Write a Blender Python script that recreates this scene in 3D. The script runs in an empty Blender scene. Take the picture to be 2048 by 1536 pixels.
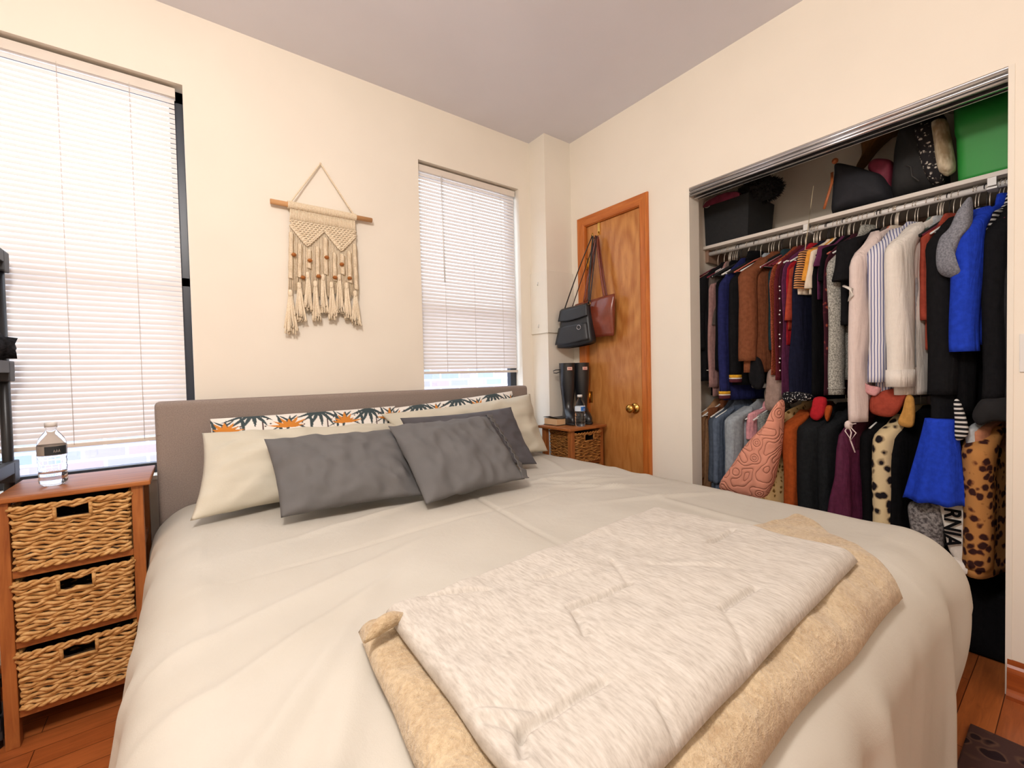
import bpy, bmesh, math, random
from mathutils import Vector, Matrix, noise
PI = math.pi
random.seed(7)
SC = bpy.context.scene
COL = SC.collection

# ------------------------------------------------------------ camera, sky, lights, exposure
YAW, PITCH, ROLL, FPX = 0.644499, -0.0250017, -0.0229335, 871.86
CZ = 1.175                      # camera height in scene units
FL = 0.045                      # floor level
_f = Vector((math.sin(YAW)*math.cos(PITCH), math.cos(YAW)*math.cos(PITCH), math.sin(PITCH)))
_r0 = Vector((math.cos(YAW), -math.sin(YAW), 0)); _u0 = _r0.cross(_f)
_r = math.cos(ROLL)*_r0 + math.sin(ROLL)*_u0; _u = -math.sin(ROLL)*_r0 + math.cos(ROLL)*_u0
cam = bpy.data.cameras.new('camera'); cam.sensor_width = 36; cam.sensor_fit = 'HORIZONTAL'
cam.lens = FPX/2048*36; cam.clip_start = 0.02
cam_o = bpy.data.objects.new('camera', cam); COL.objects.link(cam_o)
cam_o.matrix_world = Matrix(((_r.x, _u.x, -_f.x, 0), (_r.y, _u.y, -_f.y, 0), (_r.z, _u.z, -_f.z, CZ), (0, 0, 0, 1)))
SC.camera = cam_o
w = bpy.data.worlds.new('world'); SC.world = w; w.use_nodes = True
w.node_tree.nodes['Background'].inputs[0].default_value = (0.80, 0.90, 1.0, 1)
w.node_tree.nodes['Background'].inputs[1].default_value = 6.0
SC.view_settings.view_transform = 'Standard'; SC.view_settings.look = 'None'
SC.view_settings.gamma = 1; SC.view_settings.use_curve_mapping = False
SC.view_settings.exposure = 0.0
def area(name, loc, rot, sx, sy, power, col):
    l = bpy.data.lights.new(name, 'AREA'); l.shape = 'RECTANGLE'; l.size = sx; l.size_y = sy
    l.energy = power; l.color = col
    o = bpy.data.objects.new(name, l); COL.objects.link(o); o.location = loc; o.rotation_euler = rot
    return o
_pl = bpy.data.lights.new('ceiling_lamp_light', 'POINT'); _pl.energy = 87; _pl.color = (1.0, 0.94, 0.885); _pl.shadow_soft_size = .14
_po = bpy.data.objects.new('ceiling_lamp_light', _pl); COL.objects.link(_po); _po.location = (-0.22, 0.30, 2.41)

def ray(u, v):
    d = (u-1024)/FPX*_r - (v-768)/FPX*_u + _f
    return d
O = Vector((0, 0, CZ))
def PX(u, v, x): d = ray(u, v); return O + d*(x/d.x)
def PY(u, v, y): d = ray(u, v); return O + d*(y/d.y)
def PZ(u, v, z): d = ray(u, v); return O + d*((z-CZ)/d.z)

# ------------------------------------------------------------ helpers
def lin(c):
    if isinstance(c, str): c = tuple(int(c[i:i+2], 16) for i in (0, 2, 4))
    return tuple(((x/255)/12.92 if x/255 <= 0.04045 else ((x/255+0.055)/1.055)**2.4) for x in c) + (1,)
MATS = {}
class NT:
    def __init__(s, name):
        s.m = bpy.data.materials.new(name); s.m.use_nodes = True
        s.t = s.m.node_tree; s.n = s.t.nodes; s.l = s.t.links; s.b = s.n['Principled BSDF']
    def node(s, k, **kw):
        n = s.n.new(k)
        for a, v in kw.items():
            if hasattr(n, a): setattr(n, a, v)
        return n
    def coord(s, scale=(1, 1, 1), rot=(0, 0, 0), kind='Object'):
        c = s.node('ShaderNodeTexCoord'); mp = s.node('ShaderNodeMapping')
        mp.inputs['Scale'].default_value = scale; mp.inputs['Rotation'].default_value = rot
        s.l.new(c.outputs[kind], mp.inputs[0]); return mp.outputs[0]
    def noise(s, vec, scale, detail=3, rough=.5, dist=0):
        n = s.node('ShaderNodeTexNoise'); n.inputs['Scale'].default_value = scale; n.inputs['Detail'].default_value = detail
        n.inputs['Roughness'].default_value = rough; n.inputs['Distortion'].default_value = dist
        s.l.new(vec, n.inputs['Vector']); return n.outputs['Fac']
    def ramp(s, fac, stops, interp='LINEAR'):
        r = s.node('ShaderNodeValToRGB'); r.color_ramp.interpolation = interp
        e = r.color_ramp.elements
        while len(e) < len(stops): e.new(0.5)
        for i, (p, c) in enumerate(stops): e[i].position = p; e[i].color = c
        s.l.new(fac, r.inputs[0]); return r.outputs[0]
    def math(s, op, a, b=None):
        n = s.node('ShaderNodeMath'); n.operation = op
        for i, x in enumerate((a, b)):
            if x is None: continue
            if isinstance(x, (int, float)): n.inputs[i].default_value = x
            else: s.l.new(x, n.inputs[i])
        return n.outputs[0]
    def bump(s, h, strength=.3, dist=.002):
        b = s.node('ShaderNodeBump'); b.inputs['Strength'].default_value = strength; b.inputs['Distance'].default_value = dist
        s.l.new(h, b.inputs['Height']); s.l.new(b.outputs[0], s.b.inputs['Normal'])
    def done(s, rough=.6, metal=0, spec=None, color=None):
        if color is not None:
            if isinstance(color, tuple): s.b.inputs['Base Color'].default_value = color
            else: s.l.new(color, s.b.inputs['Base Color'])
        s.b.inputs['Roughness'].default_value = rough; s.b.inputs['Metallic'].default_value = metal
        if spec is not None: s.b.inputs['Specular IOR Level'].default_value = spec
        return s.m
def solid(name, c, rough=.6, var=.06, scale=12, bump=0, bscale=200, metal=0, spec=None, sheen=0, bdist=.001):
    if name in MATS: return MATS[name]
    t = NT(name); c = lin(c); v = t.coord()
    d = tuple(x*(1-var) for x in c[:3])+(1,); e = tuple(min(1, x*(1+var)) for x in c[:3])+(1,)
    col = t.ramp(t.noise(v, scale), [(.35, d), (.65, e)])
    if bump: t.bump(t.noise(v, bscale, 2), bump, bdist)
    m = t.done(rough, metal, spec, col)
    if sheen: t.b.inputs['Sheen Weight'].default_value = sheen
    MATS[name] = m; return m
def heather(name, c1, c2, scale=(60, 60, 60), rough=.9, bump=.3):
    if name in MATS: return MATS[name]
    t = NT(name); v = t.coord(scale); f = t.noise(v, 1, 3, .65)
    t.bump(f, bump, .002)
    m = t.done(rough, 0, .2, t.ramp(f, [(.38, lin(c1)), (.62, lin(c2))])); MATS[name] = m; return m
def stripes(name, c1, c2, freq, axis=2, duty=.5, wob=0, rough=.85, rz=0):
    t = NT(name); v = t.coord(rot=(0, 0, rz)); sp = t.node('ShaderNodeSeparateXYZ'); t.l.new(v, sp.inputs[0])
    a = sp.outputs[axis]
    if wob: a = t.math('ADD', a, t.math('MULTIPLY', t.noise(v, 14, 2), wob))
    f = t.math('FRACT', t.math('MULTIPLY', a, freq))
    m = t.done(rough, 0, .2, t.ramp(f, [(0, lin(c1)), (duty, lin(c2))], 'CONSTANT')); MATS[name] = m; return m
def spots(name, base, spot, edge, scale, thr=.28, stretch=(1, 1, 1), rough=.9):
    t = NT(name); v = t.coord(stretch)
    nz = t.node('ShaderNodeTexNoise'); nz.inputs['Scale'].default_value = scale*.9; t.l.new(v, nz.inputs['Vector'])
    mx = t.node('ShaderNodeMixRGB'); mx.inputs[0].default_value = .025; t.l.new(v, mx.inputs[1]); t.l.new(nz.outputs['Color'], mx.inputs[2])
    vo = t.node('ShaderNodeTexVoronoi'); vo.inputs['Scale'].default_value = scale; t.l.new(mx.outputs[0], vo.inputs['Vector'])
    c = t.ramp(vo.outputs['Distance'], [(0, lin(spot)), (thr, lin(spot)), (thr+.06, lin(edge)), (thr+.16, lin(base))])
    t.bump(t.noise(v, 300, 2), .4, .002)
    m = t.done(rough, 0, .15, c); MATS[name] = m; return m
def wood(name, c1, c2, scale=(1, 1, 12), rough=.35, nscale=6, bump=.05, dist=1.2):
    if name in MATS: return MATS[name]
    t = NT(name); v = t.coord(scale); f = t.noise(v, nscale, 5, .6, dist)
    t.bump(f, bump, .002)
    m = t.done(rough, 0, .4, t.ramp(f, [(.3, lin(c1)), (.7, lin(c2))])); MATS[name] = m; return m

class MB:
    def __init__(s): s.bm = bmesh.new()
    def box(s, lo, hi, bev=0, seg=2, mi=0, mat=None):
        lo = Vector(lo); hi = Vector(hi)
        r = bmesh.ops.create_cube(s.bm, size=1)
        vs = r['verts']; c = (lo+hi)/2; d = hi-lo
        for v in vs: v.co = Vector((v.co.x*d.x, v.co.y*d.y, v.co.z*d.z)) + c
        fs = list({f for v in vs for f in v.link_faces})
        if bev:
            es = list({e for v in vs for e in v.link_edges})
            rr = bmesh.ops.bevel(s.bm, geom=es, offset=bev, segments=seg, profile=.6, affect='EDGES')
            fs = rr['faces']; vs = list({v for f in fs for v in f.verts})
            vs = list({v for v in vs} | {v for f in fs for e in f.edges for ff in e.link_faces for v in ff.verts})
            fs = list({f for v in vs for f in v.link_faces})
        for f in fs: f.material_index = mi
        if mat is not None:
            for v in vs: v.co = mat @ v.co
        return vs
    def loops(s, L, closed=True, cap=True, mi=0, cyclic=False):
        R = [[s.bm.verts.new(p) for p in l] for l in L]
        n = len(L[0])
        rng = range(len(R)) if cyclic else range(len(R)-1)
        for i in rng:
            a, b = R[i], R[(i+1) % len(R)]
            for j in range(n if closed else n-1):
                k = (j+1) % n
                f = s.bm.faces.new((a[j], a[k], b[k], b[j])); f.material_index = mi; f.smooth = True
        if cap and closed and not cyclic:
            for l in (R[0][::-1], R[-1]):
                try: f = s.bm.faces.new(l); f.material_index = mi
                except Exception: pass
        return R
    def tube(s, pts, r, n=8, mi=0, cap=True, flat=None, closed=False, upv=None):
        pts = [Vector(p) for p in pts]; m = len(pts); L = []
        rs = r if isinstance(r, (list, tuple)) else [r]*m
        up = Vector(upv) if upv else Vector((0, 0, 1))
        for i, p in enumerate(pts):
            if closed: t = pts[(i+1) % m]-pts[i-1]
            else: t = pts[min(i+1, m-1)]-pts[max(i-1, 0)]
            if t.length < 1e-9: t = Vector((0, 0, 1))
            t.normalize()
            u = up if abs(t.dot(up)) < .95 else Vector((1, 0, 0))
            a = t.cross(u).normalized(); b = a.cross(t)
            fl = flat if flat else 1
            L.append([p + a*math.cos(2*PI*k/n)*rs[i] + b*math.sin(2*PI*k/n)*rs[i]*fl for k in range(n)])
        s.loops(L, True, cap, mi, cyclic=closed)
    def lathe(s, prof, c=(0, 0, 0), axis='Z', n=24, mi=0, cap=True):
        c = Vector(c); L = []
        for r, h in prof:
            l = []
            for k in range(n):
                a = 2*PI*k/n; x, y = r*math.cos(a), r*math.sin(a)
                p = {'Z': (x, y, h), 'X': (h, x, y), 'Y': (x, h, y)}[axis]
                l.append(c+Vector(p))
            L.append(l)
        s.loops(L, True, cap, mi)
    def grid(s, fn, nx, ny, mi=0, two=None):
        V = [[s.bm.verts.new(fn(i/nx, j/ny)) for i in range(nx+1)] for j in range(ny+1)]
        for j in range(ny):
            for i in range(nx):
                f = s.bm.faces.new((V[j][i], V[j][i+1], V[j+1][i+1], V[j+1][i])); f.smooth = True; f.material_index = mi
        return V
    def prism(s, pts, d, mi=0):
        d = Vector(d); a = [s.bm.verts.new(Vector(p)) for p in pts]; b = [s.bm.verts.new(Vector(p)+d) for p in pts]
        n = len(a)
        fs = [s.bm.faces.new(a[::-1]), s.bm.faces.new(b)]
        for i in range(n): fs.append(s.bm.faces.new((a[i], a[(i+1) % n], b[(i+1) % n], b[i])))
        for f in fs: f.material_index = mi
    def ball(s, c, r, sub=2, sc=(1, 1, 1), mi=0, jit=0, seed=0):
        g = bmesh.ops.create_icosphere(s.bm, subdivisions=sub, radius=1)
        for v in g['verts']:
            k = 1 + jit*noise.noise(v.co*3+Vector((seed, 0, 0)))
            v.co = Vector((v.co.x*sc[0], v.co.y*sc[1], v.co.z*sc[2]))*r*k + Vector(c)
        for f in {f for v in g['verts'] for f in v.link_faces}: f.smooth = True; f.material_index = mi
    def build(s, name, mats, parent=None, smooth=False, world=True, angle=None):
        bmesh.ops.recalc_face_normals(s.bm, faces=s.bm.faces)
        me = bpy.data.meshes.new(name); s.bm.to_mesh(me); s.bm.free()
        if not isinstance(mats, (list, tuple)): mats = [mats]
        for m in mats: me.materials.append(m)
        if smooth: me.shade_smooth()
        o = bpy.data.objects.new(name, me); COL.objects.link(o)
        if parent is not None:
            o.parent = parent
            if world:
                off = Vector((0, 0, 0)); q = parent
                while q is not None: off += q.location; q = q.parent
                o.location = -off
        return o
def tag(o, label=None, cat=None, group=None, kind=None):
    if label: o['label'] = label
    if cat: o['category'] = cat
    if group: o['group'] = group
    if kind: o['kind'] = kind
    return o
def thing(name, label, cat, loc=(0, 0, 0), group=None):
    o = bpy.data.objects.new(name, None); COL.objects.link(o); o.location = loc; o.empty_display_size = .05
    return tag(o, label, cat, group)
def struct(o): o['kind'] = 'structure'; return o
def smoothstep(a, b, x):
    t = max(0, min(1, (x-a)/(b-a))); return t*t*(3-2*t)

# ------------------------------------------------------------ base materials
WALL = solid('wall_paint', (239, 230, 215), .75, .015, 3, .12, 90)
WALLW = solid('wall_paint_white', (236, 228, 214), .7, .015, 3, .1, 90)
CEIL = solid('ceiling_paint', (226, 224, 230), .85, .015, 3, .1, 90)
WHITE = solid('white_plastic', (228, 226, 222), .4, .01)
BLACKM = solid('black_metal', (26, 27, 30), .35, .05)
CHROME = solid('metal_chrome', (205, 205, 208), .25, .03, metal=1)
BRASS = solid('brass', (214, 170, 90), .2, .05, metal=1)
def grain(name, c1, c2, axis, rough=.35):
    sc = [14, 14, 14]; sc[axis] = 1.2
    return wood(name, c1, c2, tuple(sc), rough, 4, .08, .6)
CAS_V = grain('casing_wood_upright', (176, 92, 34), (205, 122, 56), 2)
CAS_H = grain('casing_wood_across', (176, 92, 34), (205, 122, 56), 1)
NSW = [grain('nightstand_wood_%s' % 'xyz'[a], (138, 76, 36), (178, 110, 56), a, .4) for a in range(3)]

# ------------------------------------------------------------ room shell
RX, BY, ZC, LX, NY = 2.2, 2.357, 2.763, -1.7, -1.3
def floor_mat():
    t = NT('floor_planks'); v = t.coord()
    br = t.node('ShaderNodeTexBrick'); br.offset = .37
    for k, x in dict(Scale=1, **{'Brick Width': 1.1, 'Row Height': .085, 'Mortar Size': .0012, 'Bias': 0}).items(): br.inputs[k].default_value = x
    br.inputs['Color1'].default_value = lin((170, 92, 46)); br.inputs['Color2'].default_value = lin((198, 116, 62)); br.inputs['Mortar'].default_value = lin((80, 38, 18))
    t.l.new(v, br.inputs['Vector'])
    v2 = t.coord((2.5, 22, 1)); f = t.noise(v2, 3, 5, .6, .8)
    mx = t.node('ShaderNodeMixRGB', blend_type='MULTIPLY'); mx.inputs[0].default_value = .7
    t.l.new(br.outputs['Color'], mx.inputs[1]); t.l.new(t.ramp(f, [(.3, (.55, .5, .45, 1)), (.65, (1, 1, 1, 1))]), mx.inputs[2])
    return t.done(.3, 0, .5, mx.outputs[0])
FLOORM = floor_mat()
b = MB(); b.box((LX, NY, FL-.1), (RX+.9, BY+.12, FL)); struct(b.build('floor', FLOORM))
b = MB(); b.box((LX, NY, ZC), (RX+.9, BY+.12, ZC+.08)); struct(b.build('ceiling', CEIL))
LW = (-.73, .036, .78, 2.445); SW = (1.127, 1.866, .78, 2.428)     # window openings x0,x1,z0,z1
b = MB(); T = .12
for x0, x1, z0, z1 in ((LX, LW[0], FL, ZC), (LW[0], LW[1], FL, LW[2]), (LW[0], LW[1], LW[3], ZC), (LW[1], SW[0], FL, ZC),
                       (SW[0], SW[1], FL, SW[2]), (SW[0], SW[1], SW[3], ZC), (SW[1], RX+.12, FL, ZC)):
    b.box((x0, BY, z0), (x1, BY+T, z1))
struct(b.build('wall_back', WALL))
DY0, DY1, DZ = 1.600, 2.085, 2.175          # door hole
CY0, CY1, CZ1 = .168, 1.308, 2.147          # closet opening
b = MB(); T = .09
for y0, y1, z0, z1 in ((DY1, BY, FL, ZC), (DY0, DY1, DZ, ZC), (CY1, DY0, FL, ZC), (CY0, CY1, CZ1, ZC), (NY, CY0, FL, ZC)):
    b.box((RX, y0, z0), (RX+T, y1, z1))
struct(b.build('wall_right', WALL))
b = MB(); b.box((LX-.1, NY, FL), (LX, BY+.12, ZC)); struct(b.build('wall_left', WALL))
b = MB(); b.box((LX-.1, NY-.1, FL), (RX+.12, NY, ZC)); struct(b.build('wall_front', WALL))
# closet alcove
CX = 2.88
b = MB(); b.box((CX, -.25, FL), (CX+.05, 1.6, ZC)); b.box((RX+.09, 1.385, FL), (CX, 1.45, ZC)); b.box((RX+.09, -.31, FL), (CX, -.25, ZC))
struct(b.build('wall_closet', WALL))
# pipe chase column in the corner
b = MB(); b.box((1.963, 2.196, FL), (RX, BY, ZC)); struct(b.build('wall_column', WALLW))
# baseboards
BB = grain('baseboard_wood', (140, 66, 26), (172, 88, 38), 1, .3)
def base_prof(y0, y1, x=RX):
    m = MB()
    pr = [(0, 0), (-.032, 0), (-.032, .012), (-.026, .024), (-.018, .03), (-.016, .085), (-.012, .1), (-.006, .108), (-.004, .125), (0, .125)]
    m.prism([(x+p[0], y0, FL+p[1]) for p in pr], (0, y1-y0, 0)); return m
struct(base_prof(NY, CY0-.002).build('baseboard_right', BB))
struct(base_prof(CY1+.002, DY0-.06).build('baseboard_right', BB))
m = MB(); m.box((LX, BY-.018, FL), (1.96, BY, FL+.12), .003); struct(m.build('baseboard_back', grain('baseboard_wood_x', (140, 66, 26), (172, 88, 38), 0, .3)))

# door: plywood slab with oval grain
def door_mat():
    t = NT('door_plywood'); c = t.node('ShaderNodeTexCoord'); mp = t.node('ShaderNodeMapping')
    t.l.new(c.outputs['Object'], mp.inputs[0])
    mp.inputs['Location'].default_value = (0, -1.77, -1.93*.36); mp.inputs['Scale'].default_value = (0, 1, .36)
    nz = t.node('ShaderNodeTexNoise'); nz.inputs['Scale'].default_value = 3; nz.inputs['Detail'].default_value = 2; t.l.new(mp.outputs[0], nz.inputs['Vector'])
    mx = t.node('ShaderNodeMixRGB'); mx.inputs[0].default_value = .07; t.l.new(mp.outputs[0], mx.inputs[1]); t.l.new(nz.outputs['Color'], mx.inputs[2])
    ln = t.node('ShaderNodeVectorMath'); ln.operation = 'LENGTH'; t.l.new(mx.outputs[0], ln.inputs[0])
    s_ = t.math('SINE', t.math('MULTIPLY', ln.outputs['Value'], 150))
    fade = t.math('MAXIMUM', t.math('SUBTRACT', 1, t.math('MULTIPLY', ln.outputs['Value'], 3.2)), .12)
    f = t.math('ADD', t.math('MULTIPLY', t.math('MULTIPLY', s_, fade), .17), t.noise(t.coord((6, 6, 1.2)), 4, 5, .6, .8))
    return t.done(.28, 0, .5, t.ramp(f, [(.25, lin((168, 100, 44))), (.8, lin((212, 150, 84)))]))
m = MB(); m.box((RX+.012, 1.626, FL+.006), (RX+.047, 2.058, 2.148), .002)
door = struct(m.build('door_1', door_mat()))
m = MB()
m.lathe([(.030, 0), (.033, -.003), (.033, -.007), (.026, -.012), (.013, -.016), (.012, -.034), (.02, -.040), (.026, -.048), (.027, -.058), (.022, -.066), (.010, -.070), (.001, -.070)], (RX+.012, 1.685, .942), 'X', 28)
m.build('door_knob', BRASS, door, True)
for z in (1.90, 1.00, .35):
    m = MB(); m.tube([(RX+.006, 2.062, z-.04), (RX+.006, 2.062, z+.04)], .006, 10); m.box((RX+.0095, 2.035, z-.038), (RX+.0125, 2.058, z+.038)); m.build('hinge', BRASS, door)
m = MB()   # casing: two uprights and mitred head
pr = [(0, 0), (-.010, .002), (-.014, .010), (-.016, .040), (-.020, .050), (-.020, .058), (-.012, .062), (0, .062)]  # (x off, away from opening)
a0, a1, zt = 1.622, 2.062, 2.152
for (ya, sg) in ((a1, 1), (a0, -1)):
    L = [[(RX+p[0], ya+sg*p[1], z) if z == FL else (RX+p[0], ya+sg*p[1], zt+p[1]) for p in pr] for z in (FL, zt)]
    m.loops(L)
m2 = MB(); m2.loops([[(RX+p[0], a0-p[1], zt+p[1]) for p in pr], [(RX+p[0], a1+p[1], zt+p[1]) for p in pr]])
for f in m.bm.faces: f.smooth = False
for f in m2.bm.faces: f.smooth = False
m.box((RX-.002, 1.600, FL), (RX+.09, 1.624, 2.152)); m.box((RX-.002, 2.060, FL), (RX+.09, 2.085, 2.152)); m2.box((RX-.002, 1.600, 2.150), (RX+.09, 2.085, 2.175))
m.box((RX+.049, 1.624, FL), (RX+.062, 2.06, 2.15))
tr = struct(m.build('trim_1', CAS_V)); m2.build('head_casing', CAS_H, tr)

# closet jamb edge bead and sliding-door track
m = MB()
for y in (CY1, CY0):
    s = 1 if y == CY1 else -1
    m.box((RX-.003, y-(.003 if s > 0 else .012), FL), (RX+.094, y+(.012 if s > 0 else .003), CZ1), .001)
struct(m.build('trim_2', WALLW))
m = MB()
m.box((RX+.004, CY0, CZ1-.006), (RX+.088, CY1, CZ1))
for x in (RX+.010, RX+.044, RX+.084):
    m.box((x, CY0, CZ1-.046), (x+.004, CY1, CZ1-.006), .001)
for zz, rr_ in ((.012, .0075), (.030, .0045), (.042, .006)):
    m.tube([(RX+.006, CY0, CZ1-zz), (RX+.006, CY1, CZ1-zz)], rr_, 12)
m.box((RX+.040, CY0, CZ1-.05), (RX+.052, CY1, CZ1-.044), .001)
tag(struct(m.build('trim_3', CHROME)), None)

# ------------------------------------------------------------ windows
GL = bpy.data.materials.new('window_glass'); GL.use_nodes = True
nt = GL.node_tree; nt.nodes.clear()
o_ = nt.nodes.new('ShaderNodeOutputMaterial'); mxs = nt.nodes.new('ShaderNodeMixShader'); tr_ = nt.nodes.new('ShaderNodeBsdfTransparent'); gl_ = nt.nodes.new('ShaderNodeBsdfGlossy')
tr_.inputs[0].default_value = (.95, .97, 1, 1); gl_.inputs['Roughness'].default_value = .02; mxs.inputs[0].default_value = .06
nt.links.new(tr_.outputs[0], mxs.inputs[1]); nt.links.new(gl_.outputs[0], mxs.inputs[2]); nt.links.new(mxs.outputs[0], o_.inputs[0])
WFR = solid('window_frame_dark', (38, 42, 50), .35, .05)
def window(n, W):
    x0, x1, z0, z1 = W; y = BY+.072
    m = MB(); q = .05
    for a in ((x0, x0+.028, z0, z1), (x1-q, x1, z0, z1), (x0, x1, z1-q, z1), (x0, x1, z0, z0+.045)):
        m.box((a[0], y, a[2]), (a[1], y+.04, a[3]), .002)
    zm = z0+(z1-z0)*.5
    m.box((x0, y-.0, zm-.02), (x1, y+.03, zm+.02), .002)
    wn = struct(m.build('window_%d' % n, WFR))
    m = MB(); m.box((x0+.02, y+.02, z0+.03), (x1-.03, y+.024, z1-.03)); m.build('window_pane', GL, wn)
    m = MB(); m.box((x0-.0, BY-.01, z0-.018), (x1+.0, BY+.075, z0+.002), .003); m.build('window_sill', WALLW, wn)
window(1, LW); window(2, SW)
SLAT = bpy.data.materials.new('blind_slat'); SLAT.use_nodes = True
nt = SLAT.node_tree; nt.nodes.clear()
o_ = nt.nodes.new('ShaderNodeOutputMaterial'); mxs = nt.nodes.new('ShaderNodeMixShader'); d_ = nt.nodes.new('ShaderNodeBsdfDiffuse'); t_ = nt.nodes.new('ShaderNodeBsdfTranslucent')
d_.inputs[0].default_value = lin((236, 230, 226)); t_.inputs[0].default_value = lin((238, 236, 238)); mxs.inputs[0].default_value = .06
nt.links.new(d_.outputs[0], mxs.inputs[1]); nt.links.new(t_.outputs[0], mxs.inputs[2]); nt.links.new(mxs.outputs[0], o_.inputs[0])
BRAIL = solid('blind_rail', (226, 216, 204), .5, .02)
def blind(label, x0, x1, zt, zb, cords, wand):
    y = BY+.045
    root = thing('window_blind', label, 'blinds', ((x0+x1)/2, y, zb))
    m = MB(); m.box((x0, y-.022, zt-.038), (x1, y+.012, zt), .002); m.build('headrail', BRAIL, root)
    m = MB(); z = zt-.052; pitch = .0212
    k = 0
    while z > zb+.022:
        tilt = math.radians(68+3*noise.noise(Vector((k*.7, x0, 0))))
        L = []
        for xx in (x0+.004, (x0+x1)/2, x1-.004):
            L.append([])
            for s in (-1, -.5, 0, .5, 1):
                a = s*.0125; bow = .0040*(1-s*s)
                sag = .0012*noise.noise(Vector((xx*3, k*.3, 5)))
                L[-1].append((xx, y-.006+a*math.cos(tilt)-bow*math.sin(tilt), z+a*math.sin(tilt)+bow*math.cos(tilt)+sag))
        m.loops(L, closed=False, cap=False)
        z -= pitch; k += 1
    m.build('slats', SLAT, root)
    m = MB(); m.box((x0+.002, y-.02, zb), (x1-.002, y+.006, zb+.016), .003); m.build('bottom_rail', BRAIL, root)
    for cx in cords:
        m = MB(); m.tube([(cx, y-.0225, zb+.01), (cx, y-.0225, zt-.03)], .0009, 5); m.build('ladder_cord', BRAIL, root)
    if wand:
        m = MB(); m.tube([(wand, y-.030, zt-.04), (wand+.004, y-.034, zt-.68)], .0035, 8); m.build('tilt_wand', WHITE, root)
    return root
blind('wide white slatted blind on the left window behind the black rack', LW[0]+.01, LW[1]-.026, LW[3]-.012, .925, (-.55, -.35, -.14), None)
blind('white slatted blind over the narrow window right of the macrame hanging', SW[0]+.012, SW[1]-.018, SW[3]-.012, 1.180, (SW[0]+.17, SW[0]+.38, SW[0]+.60), SW[0]+.155)

# brick wall across the air shaft
t = NT('brick_outside'); v = t.coord((1, 1, 1), (PI/2, 0, 0))
br = t.node('ShaderNodeTexBrick')
for k, x in dict(Scale=1, **{'Brick Width': .215, 'Row Height': .075, 'Mortar Size': .009}).items(): br.inputs[k].default_value = x
br.inputs['Color1'].default_value = lin((166, 146, 150)); br.inputs['Color2'].default_value = lin((140, 150, 172)); br.inputs['Mortar'].default_value = lin((228, 228, 230))
t.l.new(v, br.inputs['Vector'])
BRK = t.done(.9, 0, .1, br.outputs['Color'])
m = MB(); m.box((-3, 3.9, -2), (6, 4.1, 1.9)); struct(m.build('wall_outside', BRK))

# ------------------------------------------------------------ macrame wall hanging (plane just off the wall)
YM = BY-.028
def WP(zx, zy, y=YM): return PY(520+zx/4.042, 310+zy/4.042, y)
ROPE = heather('cotton_rope', (226, 206, 176), (240, 224, 198), (160, 160, 160), .95, .5)
DOWEL = grain('dowel_wood', (196, 142, 92), (218, 168, 118), 0, .6)
BEAD = wood('bead_wood', (150, 88, 36), (182, 112, 52), (8, 8, 30), .4)
mac = thing('macrame_hanging', 'cream macrame wall hanging with wooden dowel, beads and tassels on the wall between the windows', 'wall hanging', (.59, YM, 1.40))
ZD = 2.010
m = MB(); m.tube([(.352, YM, ZD), (.6, YM, ZD+.001), (.834, YM, ZD+.002)], .012, 16); m.build('dowel', DOWEL, mac)
m = MB(); apex = Vector((.585, YM+.012, 2.252))
for xx in (.430, .744):
    p0 = Vector((xx, YM-.008, ZD)); pts = [p0.lerp(apex, k/14) for k in range(15)]
    m.tube(pts, .0038, 6)
m.ball(apex, .006, 1)
m.build('hanging_cord', ROPE, mac, True)
m = MB(); k = 0; x = .428
while x < .750:
    m.tube([(x+.0035*0, YM+.016*math.cos(a), ZD+.016*math.sin(a)) for a in [2*PI*i/12 for i in range(12)]], .0034, 5, closed=True, upv=(1, 0, 0)); x += .0058
m.build('cord_wrapping', ROPE, mac, True)
TL, TR, BLm, BRm = (.434, ZD-.018), (.744, ZD-.018), (.412, 1.55), (.752, 1.55)
def MP(s, d, y=0):   # s across 0..1, d = drop below the dowel in metres
    q = d/.45
    return Vector((TL[0]+(BLm[0]-TL[0])*q+s*((TR[0]-TL[0])+((BRm[0]-BLm[0])-(TR[0]-TL[0]))*q), YM+y, ZD-.018-d))
m = MB()
N = 44
vv = lambda s: .075 + .085*(1-abs(((s*2) % 1)*2-1))      # depth of the V of knots, two V shapes
for k in range(N):     # straight fringe under the dowel, and cords below the V
    s = (k+.5)/N
    m.tube([MP(s, 0, -.002), MP(s, .03, -.005), MP(s, .056, -.003)], .0036, 5)
    if k % 1 == 0:
        d0 = vv(s)-.005; d1 = .39 + .03*random.random()
        m.tube([MP(s, d0, -.002), MP(s, (d0+d1)/2, .001), MP(s+.004*random.uniform(-1, 1), d1, .001)], .0031, 5)
m.build('knotted_panel', ROPE, mac, True)
m = MB(); r_ = 0; d = .060          # square-knot lattice in the two V shapes
while d < .165:
    for k in range(-1, 19):
        s = (k+.5*(r_ % 2)+.5)/18
        if 0.01 < s < .99 and d < vv(s)+.004:
            c = MP(s, d, -.007)
            m.tube([c+Vector((-.009, 0, -.005)), c+Vector((-.004, -.004, .001)), c+Vector((.005, -.004, .003)), c+Vector((.010, 0, -.002))], .0042, 5)
            m.tube([c+Vector((.008, .001, -.010)), c+Vector((.002, -.002, -.005)), c+Vector((-.006, 0, -.008))], .0034, 5)
    d += .0105; r_ += 1
for half in (0, 1):           # double diagonal cords under each V
    for e in (0, .010):
        for (sa, sb) in ((half*.5+.01, half*.5+.25), (half*.5+.49, half*.5+.25)):
            pts = [MP(sa+(sb-sa)*i/10, .076+.085*i/10+e, -.009) for i in range(11)]
            m.tube(pts, .004, 5)
m.build('diamond_knots', ROPE, mac, True)
m = MB()           # spiral sinnets
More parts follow.
